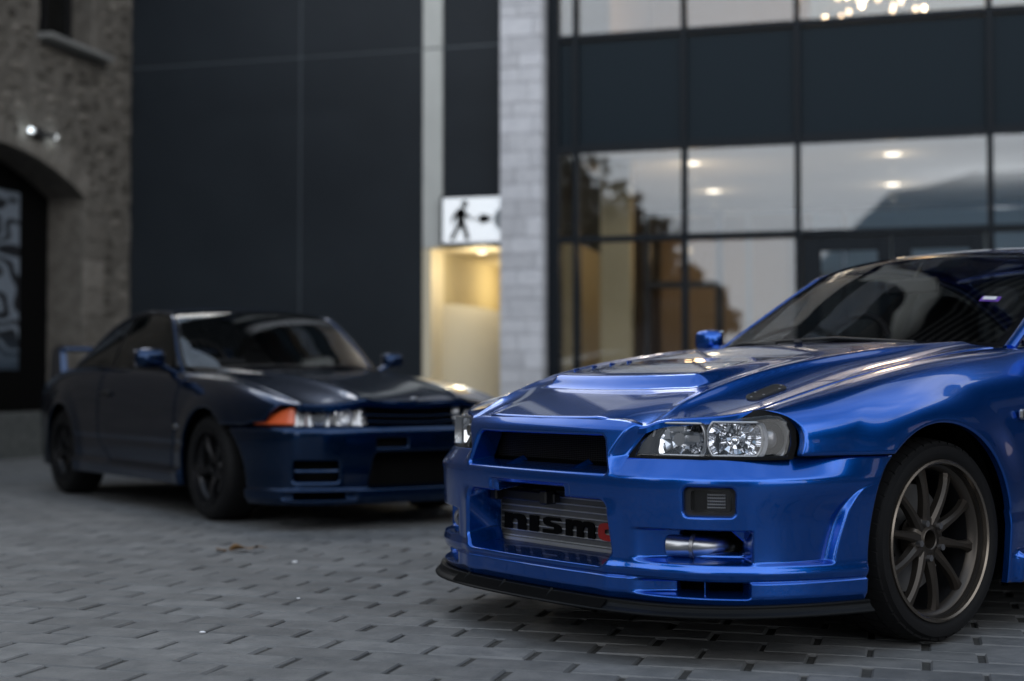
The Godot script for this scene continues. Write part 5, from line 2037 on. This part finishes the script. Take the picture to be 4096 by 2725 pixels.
	var sec := [[-0.12, 0.135], [-0.03, 0.169], [0.002, 0.169], [0.006, 0.158], [0.016, 0.150], [0.032, 0.143], [0.037, 0.139], [0.035, 0.135], [0.01, 0.133], [-0.12, 0.134]]
	sheet(g, -1.20, 1.20, 300, 0.0, 1.0, 54, func(u: float, v: float) -> Vector3:
		var t := v * (sec.size() - 1)
		var i := mini(int(t), sec.size() - 2)
		var o: float = lerpf(sec[i][0], sec[i + 1][0], t - i)
		var y: float = lerpf(sec[i][1], sec[i + 1][1], t - i)
		var a := absf(u)
		if o > 0.004:
			o *= lerpf(1.0, 0.6, ss(0.25, 0.75, a))
		y += 0.006 * ss(0.5, 0.95, a)
		sd = 1.20 - a
		return nose(u, y, o), Vector3(0, 0.14, 0), 0.0)
	var spl := part("splitter", g, M.lip, car)
	for x in [-0.34, -0.12, 0.12]:
		g = Geo.new()
		g.tube([nose(x, 0.172, -0.004), nose(x, 0.155, 0.008), nose(x, 0.140, 0.026)], [0.006, 0.008, 0.006], 8)
		part("stay", g, M.lip, spl)
	g = Geo.new()
	sheet(g, -0.40, 0.36, 60, 0.0, 1.0, 6, func(u: float, v: float) -> Vector3:
		return nose(u, lerpf(0.166, 0.144, v), lerpf(0.002, 0.0285, v) + 0.0035), Vector3(0, 0.14, 0))
	part("splitter_gap", g, M.void_, spl)
	# wheels
	for q in [[0.725, 0.0, 1.0], [-0.725, 0.0, -1.0], [0.735, -2.665, 1.0], [-0.735, -2.665, -1.0]]:
		wheel(car, Vector3(q[0], 0.318, q[1]), q[2], 0.312, 0.2475, 0.262, 10, M.bronze, M.lip_metal, 0.15, q[2] > 0)
	# mirror and stickers behind the screen
	g = Geo.new()
	g.box(Vector3(0.02, 1.196, -0.99), Vector3(0.25, 0.062, 0.022), 0.012)
	g.tube([Vector3(0.02, 1.215, -0.99), Vector3(0.02, 1.30, -1.06)], [0.008], 6)
	part("rear_view_mirror", g, M.trim, car)
	var Q := func(u: float, v: float) -> Vector3:
		var q := rail(lerpf(0.0, C.t_head, v))
		var k := 1.0 - u * u
		return Vector3(q.x * u, q.y + k * lerpf(C.cb, C.ct, v) - 0.006, q.z + k * lerpf(C.bb, C.bt, v) - 0.006)
	g = Geo.new()
	g.quad(Q.call(0.70, 0.455), Q.call(0.80, 0.455), Q.call(0.80, 0.505), Q.call(0.70, 0.505), Vector3(0, 1, 1))
	part("inspection_sticker", g, mat(Color(0.16, 0.06, 0.42), 0.5), car, "small violet-edged white sticker inside the screen")
	g = Geo.new()
	g.quad(Q.call(0.715, 0.465) + Vector3(0, 0.003, 0.003), Q.call(0.785, 0.465) + Vector3(0, 0.003, 0.003), Q.call(0.785, 0.497) + Vector3(0, 0.003, 0.003), Q.call(0.715, 0.497) + Vector3(0, 0.003, 0.003), Vector3(0, 1, 1))
	part("sticker_face", g, M.white, car)

func letters(ic: Node3D) -> void:
	# five painted letters across the intercooler, the last one red
	var z := 0.798
	var H := 0.053
	var y0 := 0.3145
	var B := func(x0: float, x1: float, a: float, b: float, g: Geo) -> void:
		g.box(Vector3((x0 + x1) / 2, y0 + (a + b) / 2 * H, z), Vector3(x1 - x0, (b - a) * H, 0.004))
	var X := func(a: Array, at: float, w: float) -> PackedVector2Array:
		var r := PackedVector2Array()
		for q in a:
			r.append(Vector2(at + q[0] * w, y0 + q[1] * H))
		return r
	var T := Transform3D(Basis.IDENTITY, Vector3(0, 0, z - 0.002))
	var g := Geo.new()      # n
	g.prism(X.call([[0, 0], [0.36, 0], [0.36, 0.58], [0.42, 0.66], [0.55, 0.66], [0.62, 0.58], [0.62, 0], [1.0, 0], [1.0, 0.74], [0.86, 0.96], [0.62, 1.0], [0.46, 0.98], [0.36, 0.9], [0.36, 1.0], [0, 1.0]], -0.334, 0.118), 0, 0.004, T)
	part("letter_n", g, M.ink, ic)
	g = Geo.new()           # i, without a dot
	B.call(-0.197, -0.150, 0.0, 1.0, g)
	part("letter_i", g, M.ink, ic)
	g = Geo.new()           # s
	g.prism(X.call([[0.98, 0.80], [0.90, 1.0], [0.22, 1.0], [0.05, 0.90], [0.03, 0.70], [0.12, 0.52], [0.28, 0.44], [0.60, 0.40], [0.64, 0.30], [0.58, 0.24], [0.02, 0.24], [0.0, 0.0], [0.80, 0.0], [0.98, 0.12], [1.0, 0.36], [0.90, 0.54], [0.72, 0.62], [0.44, 0.66], [0.40, 0.74], [0.46, 0.80]], -0.128, 0.098), 0, 0.004, T)
	part("letter_s", g, M.ink, ic)
	g = Geo.new()           # m
	g.prism(X.call([[0, 0], [0.22, 0], [0.22, 0.60], [0.28, 0.66], [0.34, 0.66], [0.39, 0.58], [0.39, 0], [0.61, 0], [0.61, 0.60], [0.67, 0.66], [0.73, 0.66], [0.78, 0.58], [0.78, 0], [1.0, 0], [1.0, 0.76], [0.92, 0.96], [0.78, 1.0], [0.66, 0.98], [0.58, 0.88], [0.50, 0.98], [0.38, 1.0], [0.28, 0.98], [0.22, 0.90], [0.22, 1.0], [0, 1.0]], -0.008, 0.142), 0, 0.004, T)
	part("letter_m", g, M.ink, ic)
	g = Geo.new()           # o: a red ring
	var o := []
	for k in 24:
		var a := TAU * k / 24
		var e := Vector2(signf(cos(a)) * pow(absf(cos(a)), 0.6), signf(sin(a)) * pow(absf(sin(a)), 0.6))
		o.append(e)
	for k in 24:
		var a: Vector2 = o[k]
		var b: Vector2 = o[(k + 1) % 24]
		var c := Vector3(0.208, y0 + H / 2, z + 0.002)
		var s0 := Vector3(0.056, H / 2 * 1.06, 0)
		var s1 := Vector3(0.024, H / 2 * 0.34, 0)
		g.quad(c + Vector3(a.x, a.y, 0) * s0, c + Vector3(b.x, b.y, 0) * s0, c + Vector3(b.x, b.y, 0) * s1, c + Vector3(a.x, a.y, 0) * s1, Vector3(0, 0, 1))
	part("letter_o", g, M.red, ic)

# ================= the navy car =================
var K_se: Lut
func bump_navy(s: float, y: float) -> Vector3:
	var a := absf(s)
	var off := 0.0
	var d := 0.572 - y
	# the centre rises a little less, under the grille
	d = minf(d, K_se.at(y) - a)
	d = minf(d, y - 0.142)
	off -= 0.9 * soft(y - 0.548, 0.006)
	off -= 0.010 * ss(0.53, 0.30, y)
	off += 0.016 * ss(0.232, 0.222, y)
	off -= 0.02 * ss(0.18, 0.14, y)
	# lip duct scoop and the duct above it
	off -= 0.02 * ss(0.0, -0.012, rrect(a - 0.60, y - 0.192, 0.215, 0.026, 0.018))
	var mouth := rrect(a + (y - 0.33) * 0.22, y - 0.331, 0.300, 0.096, 0.02)
	var plate := rrect(s + 0.172, y - 0.480, 0.098, 0.026, 0.006)
	var duct := rrect(a - 0.62, y - 0.327, 0.128, 0.056, 0.012)
	var low := rrect(a - 0.60, y - 0.192, 0.150, 0.019, 0.010)
	off -= fillet(minf(mouth, duct), 0.012)
	off -= fillet(minf(plate, low), 0.006)
	d = minf(d, minf(minf(mouth, plate), minf(duct, low)))
	off -= fillet(d, 0.005)
	sd = d
	return nose(s, y, off)

func navy_hood_y(x: float, z: float) -> float:
	var a := absf(x)
	var q: float = C.ridge.at(z)
	var ys: float = C.ys.at(z)
	var sx: float = C.sx.at(z)
	var w := clampf(a / sx, 0.0, 1.1)
	return lerpf(q, ys + 0.002, ss(0.45, 1.0, w)) + 0.010 * exp(-pow((a - 0.42 + 0.1 * z) / 0.05, 2.0))

func navy_car() -> void:
	var car := thing("navy_coupe", "older dark navy two-door coupe with amber indicators and a rear wing, parked behind at left", "car", Vector3(-1.1245, 0, -8.908), 0.6226)
	set_plan([[0.0, 1.030], [0.20, 1.025], [0.36, 1.008], [0.52, 0.97], [0.64, 0.915], [0.72, 0.85], [0.78, 0.75], [0.82, 0.63], [0.848, 0.48], [0.862, 0.36], [0.866, 0.26]])
	K_se = Lut.new([[0.12, 1.10], [0.25, 1.11], [0.40, 1.15], [0.50, 1.22], [0.58, 1.32]])
	C = {
		"ys": Lut.new([[-3.45, 0.80], [-3.15, 0.855], [-2.75, 0.915], [-2.2, 0.930], [-1.3, 0.905], [-0.65, 0.882], [-0.45, 0.876], [-0.2, 0.862], [0.1, 0.835], [0.4, 0.795], [0.65, 0.748], [0.85, 0.70], [1.0, 0.66]]),
		"sx": Lut.new([[-3.45, 0.68], [-3.1, 0.73], [-2.2, 0.75], [-1.3, 0.75], [-0.75, 0.72], [-0.4, 0.69], [0.2, 0.70], [0.6, 0.70], [0.8, 0.69], [1.0, 0.66]]),
		"W": Lut.new([[-3.45, 0.74], [-3.2, 0.81], [-2.6, 0.862], [-2.0, 0.862], [-1.2, 0.852], [-0.5, 0.856], [0.0, 0.864], [0.26, 0.866], [0.36, 0.862], [0.48, 0.848], [0.63, 0.82], [0.75, 0.78], [0.85, 0.72], [1.0, 0.60]]),
		"n": 2.2, "yb": 0.62, "y0": 0.19, "tuck": 0.7, "yc": 0.455, "crease": 0.006, "skirt": 0.285,
		"fz": 0.02, "az": -2.60, "acy": 0.32, "ar": 0.352, "flare": 0.014,
		"rx": Lut.new([[0.0, 0.70], [0.12, 0.675], [0.36, 0.585], [0.55, 0.555], [0.72, 0.56], [1.0, 0.63]]),
		"ry": Lut.new([[0.0, 0.885], [0.12, 1.03], [0.30, 1.235], [0.36, 1.278], [0.50, 1.310], [0.66, 1.275], [0.80, 1.165], [1.0, 0.930]]),
		"rz": Lut.new([[0.0, -0.68], [0.12, -0.84], [0.30, -1.08], [0.36, -1.18], [0.50, -1.58], [0.66, -2.02], [0.80, -2.38], [1.0, -2.90]]),
		"t_head": 0.36, "t_rear": 0.66, "cb": 0.030, "ct": 0.035, "cr": 0.03, "bb": 0.18, "bt": 0.07, "br": 0.05,
		"g0": -2.62, "g1": -0.80, "bp": -1.82, "zt_end": -3.42, "wing": 1.07,
		"ridge": Lut.new([[-0.65, 0.915], [-0.4, 0.900], [-0.1, 0.882], [0.2, 0.858], [0.5, 0.822], [0.75, 0.778], [0.9, 0.742], [1.0, 0.708], [1.05, 0.685]]),
	}
	var zt := []
	for k in range(100, -1, -1):
		zt.append([C.rz.at(k / 100.0), k / 100.0])
	C.zt = Lut.new(zt, false)
	var g := Geo.new()
	sheet(g, -1.36, 1.36, 400, 0.138, 0.58, 100, bump_navy, Vector3(0, 0.4, 0), 0.05, into)
	part("front_bumper", g, M.navy, car)
	# bonnet; its front edge follows the nose just above lamps and grille
	var zfr := Lut.new([[0.0, 1.005], [0.34, 0.985], [0.5, 0.955], [0.62, 0.90], [0.70, 0.84], [0.74, 0.76]])
	g = Geo.new()
	sheet(g, -0.76, 0.76, 120, -0.68, 1.02, 130, func(x: float, z: float) -> Vector3:
		var a := absf(x)
		sd = minf(minf(zfr.at(a) - z, C.sx.at(z) - 0.004 - a), z + 0.48 + 0.16 * a * a / 0.46)
		return Vector3(x, navy_hood_y(x, z) - fillet(sd, 0.010), z), Vector3(0, -5, 0), 0.03, Vector3(0, -1, 0))
	var hood := part("bonnet", g, M.navy, car)
	g = Geo.new()
	g.ball(Vector3(0.0, navy_hood_y(0, 0.965) + 0.003, 0.965), Vector3(0.022, 0.010, 0.016), 12, 8)
	part("emblem", g, M.satin, hood)
	# lamps: amber wedge outboard, clear unit inboard, set between bumper and bonnet
	for s in [1.0, -1.0]:
		var top := func(a: float) -> float:
			return 0.690 - 0.004 * ss(0.35, 0.7, a) - 0.10 * ss(0.74, 1.14, a)
		g = Geo.new()
		sheet(g, 0.30, 1.10, 90, 0.56, 0.70, 24, func(u: float, v: float) -> Vector3:
			return nose(u * s, v, -0.075 - 0.25 * (v - 0.57)), Vector3(0, 0.6, 0))
		part("lamp_recess", g, M.black, car)
		var lamp := Node3D.new()
		lamp.name = "headlight" if s > 0 else "headlight_001"
		car.add_child(lamp, true)
		g = Geo.new()
		sheet(g, 0.30, 0.80, 60, 0.57, 0.70, 24, func(u: float, v: float) -> Vector3:
			sd = minf(minf(v - 0.582, top.call(u) - 0.006 - v), minf(u - 0.315 + (v - 0.582) * -0.40, 0.735 + (v - 0.58) * 0.1 - u))
			return nose(u * s, v, -0.030 - 0.35 * (v - 0.58)), Vector3(0, 0.6, 0), 0.0)
		part("clear_cover", g, M.lens, lamp)
		g = Geo.new()
		sheet(g, 0.30, 0.76, 40, 0.572, 0.690, 12, func(u: float, v: float) -> Vector3:
			return nose(u * s, v, -0.066 - 0.30 * (v - 0.58) + 0.012 * sin(u * 60.0)), Vector3(0, 0.6, 0))
		part("reflector", g, M.satin, lamp)
		for q in [0.455, 0.60]:
			var c := nose(q * s, 0.634, -0.085)
			var n := nose_normal(q * s)
			var b := Basis(Vector3.UP.cross(n).normalized(), Vector3.UP, n)
			g = Geo.new()
			g.lathe([Vector2(0.052, 0.040), Vector2(0.046, 0.043), Vector2(0.042, 0.03), Vector2(0.03, 0.008), Vector2(0.002, 0.0)], c, b, 24)
			part("lamp_ring", g, M.chrome, lamp)
			g = Geo.new()
			g.ball(c + n * 0.014, Vector3(0.030, 0.030, 0.018), 16, 10)
			part("projector_lens", g, M.gloss if q > 0.5 else M.satin, lamp)
		g = Geo.new()
		sheet(g, 0.70, 1.12, 70, 0.57, 0.70, 24, func(u: float, v: float) -> Vector3:
			sd = minf(minf(v - 0.582, top.call(u) - 0.006 - v), u - 0.752 - (v - 0.58) * 0.1)
			return nose(u * s, v, -0.028 - 0.35 * (v - 0.58) - fillet(sd, 0.008)), Vector3(0, 0.6, 0), 0.03, into_left if s > 0 else into_right)
		part("amber_indicator", g, M.amber, car)
	# grille: dark opening with two thin painted bars
	g = Geo.new()
	sheet(g, -0.37, 0.37, 30, 0.55, 0.70, 8, func(u: float, v: float) -> Vector3:
		return nose(u, v, -0.10), Vector3(0, 0.6, 0))
	part("grille_back", g, M.void_, car)
	for q in [[0.640, 0.012], [0.604, 0.012], [0.684, 0.010]]:
		g = Geo.new()
		sheet(g, -0.352, 0.352, 50, 0.0, 1.0, 8, func(u: float, v: float) -> Vector3:
			var sag := 0.010 * (1.0 - pow(u / 0.35, 2.0)) if q[0] < 0.65 else 0.0
			return nose(u, q[0] - sag + q[1] * (v - 0.5), -0.036 - 0.012 * pow(absf(v - 0.3) * 2.0, 2.0)), Vector3(0, 0.6, 0))
		part("grille_bar", g, M.navy, car)
	# backs of the openings
	g = Geo.new()
	sheet(g, -0.36, 0.36, 20, 0.22, 0.44, 8, func(u: float, v: float) -> Vector3:
		return nose(u, v, -0.12), Vector3(0, 0.3, 0))
	sheet(g, -0.30, -0.04, 10, 0.44, 0.52, 4, func(u: float, v: float) -> Vector3:
		return nose(u, v, -0.05), Vector3(0, 0.3, 0))
	for s in [1.0, -1.0]:
		sheet(g, 0.42, 0.80, 14, 0.15, 0.40, 8, func(u: float, v: float) -> Vector3:
			return nose(u * s, v, -0.085), Vector3(0, 0.3, 0))
	part("opening_backs", g, M.void_, car)
	for s in [1.0, -1.0]:
		g = Geo.new()
		sheet(g, 0.49, 0.75, 20, 0.318, 0.334, 4, func(u: float, v: float) -> Vector3:
			return nose(u * s, v, -0.030 - 0.4 * absf(v - 0.326)), Vector3(0, 0.3, 0))
		part("duct_bar", g, M.navy, car)
	g = Geo.new()
	for k in 6:
		g.tube([Vector3(-0.30, 0.26 + k * 0.026, 0.90), Vector3(0.30, 0.26 + k * 0.026, 0.90)], [0.004], 6, false)
	part("cooler_rows", g, M.trim, car)
	# sides
	for s in [1.0, -1.0]:
		SIDE = s
		var fine: bool = s < 0
		g = Geo.new()
		flank_panel(g, -0.56, 0.95, 190 if fine else 110, 80, func(p: Vector3) -> float:
			var lim := 0.47 + 0.12 * ss(0.56, 0.60, p.y) if p.y < 0.60 else (0.68 + (p.y - 0.60) * 1.0)
			if p.y > 0.692:
				lim = 0.98
			var d := minf(lim - p.z, p.z + 0.478 + 0.06 * ss(0.55, 0.3, p.y) - 0.03)
			if p.z > 0.15:
				d = minf(d, p.y - 0.578)
			return d)
		part("front_wing", g, M.navy, car)
		g = Geo.new()
		flank_panel(g, -2.0, -0.44, 130, 70, func(p: Vector3) -> float:
			return minf(minf(-0.456 - 0.06 * ss(0.55, 0.3, p.y) - p.z, p.z + 1.80 - 0.22 * ss(0.46, 0.28, p.y)), p.y - 0.288))
		var dr := part("door", g, M.navy, car)
		g = Geo.new()
		g.box(Vector3(s * 0.862, 0.745, -1.66), Vector3(0.03, 0.035, 0.16), 0.012)
		part("handle", g, M.black, dr)
		g = Geo.new()
		flank_panel(g, -3.42, -1.5, 180, 70, func(p: Vector3) -> float:
			return minf(-1.806 + 0.22 * ss(0.46, 0.28, p.y) - p.z, p.z + 3.41))
		part("rear_quarter", g, M.navy, car)
		g = Geo.new()
		flank_panel(g, -2.28, -0.30, 100, 50, func(p: Vector3) -> float:
			return minf(minf(0.283 - p.y, p.z + 2.26), -0.315 - p.z))
		part("side_skirt", g, M.navy, car)
		mirror(car, M.navy, s, Vector3(s * (0.905 if s < 0 else 0.880), 0.972, -0.72), 0.92 if s < 0 else 0.8)
		g = Geo.new()
		g.box(Vector3(s * 0.860, 0.548, -0.43), Vector3(0.014, 0.03, 0.05), 0.006)
		part("side_marker", g, M.satin, car)
	cabin(car, M.navy, M.tint)
	tail(car, M.navy)
	interior(car, -0.80, -1.60)
	g = Geo.new()
	g.box(Vector3(0, 0.42, 0.55), Vector3(1.2, 0.4, 0.30), 0.06)
	g.box(Vector3(0, 0.64, 0.30), Vector3(1.12, 0.14, 0.8), 0.05)
	g.box(Vector3(0, 0.20, -1.3), Vector3(1.40, 0.06, 2.2), 0.02)
	for s in [1.0, -1.0]:
		g.box(Vector3(s * 0.56, 0.46, 0.02), Vector3(0.06, 0.36, 0.8), 0.02)
		g.box(Vector3(s * 0.56, 0.52, -2.6), Vector3(0.06, 0.5, 0.8), 0.02)
		for cz in [0.02, -2.60]:
			var liner := []
			for k in 25:
				var a := PI * k / 24.0
				liner.append([Vector3(s * 0.56, 0.32 + sin(a) * 0.385, cz + cos(a) * 0.385), Vector3(s * 0.80, 0.32 + sin(a) * 0.38, cz + cos(a) * 0.38)])
			for k in 24:
				g.quad(liner[k][0], liner[k][1], liner[k + 1][1], liner[k + 1][0], Vector3(0, 0.32, cz) - liner[k][0] * Vector3(0, 1, 1))
	part("inner_structure", g, M.void_, car)
	g = Geo.new()
	sheet(g, -1.0, 1.0, 40, 0.0, 1.0, 8, func(u: float, v: float) -> Vector3:
		var x := u * 0.70
		return Vector3(x, lerpf(navy_hood_y(x, -0.46) - 0.018, 0.885 + 0.030 * (1 - u * u), v), lerpf(-0.46 - 0.16 * x * x / 0.46, -0.70 + 0.18 * (1 - u * u), v)), Vector3(0, 0, -0.5))
	part("cowl", g, M.trim, car)
	wiper(car, [Vector3(-0.45, 0.915, -0.60), Vector3(-0.15, 0.932, -0.55), Vector3(0.25, 0.936, -0.545)])
	wiper(car, [Vector3(0.18, 0.922, -0.54), Vector3(0.40, 0.935, -0.58), Vector3(0.60, 0.925, -0.66)])
	for q in [[0.72, 0.0, 1.0], [-0.72, 0.0, -1.0], [0.72, -2.615, 1.0], [-0.72, -2.615, -1.0]]:
		wheel(car, Vector3(q[0], 0.314, q[1]), q[2], 0.310, 0.222, 0.235, 5, M.rim_dark, M.rim_dark, 0.5, false)
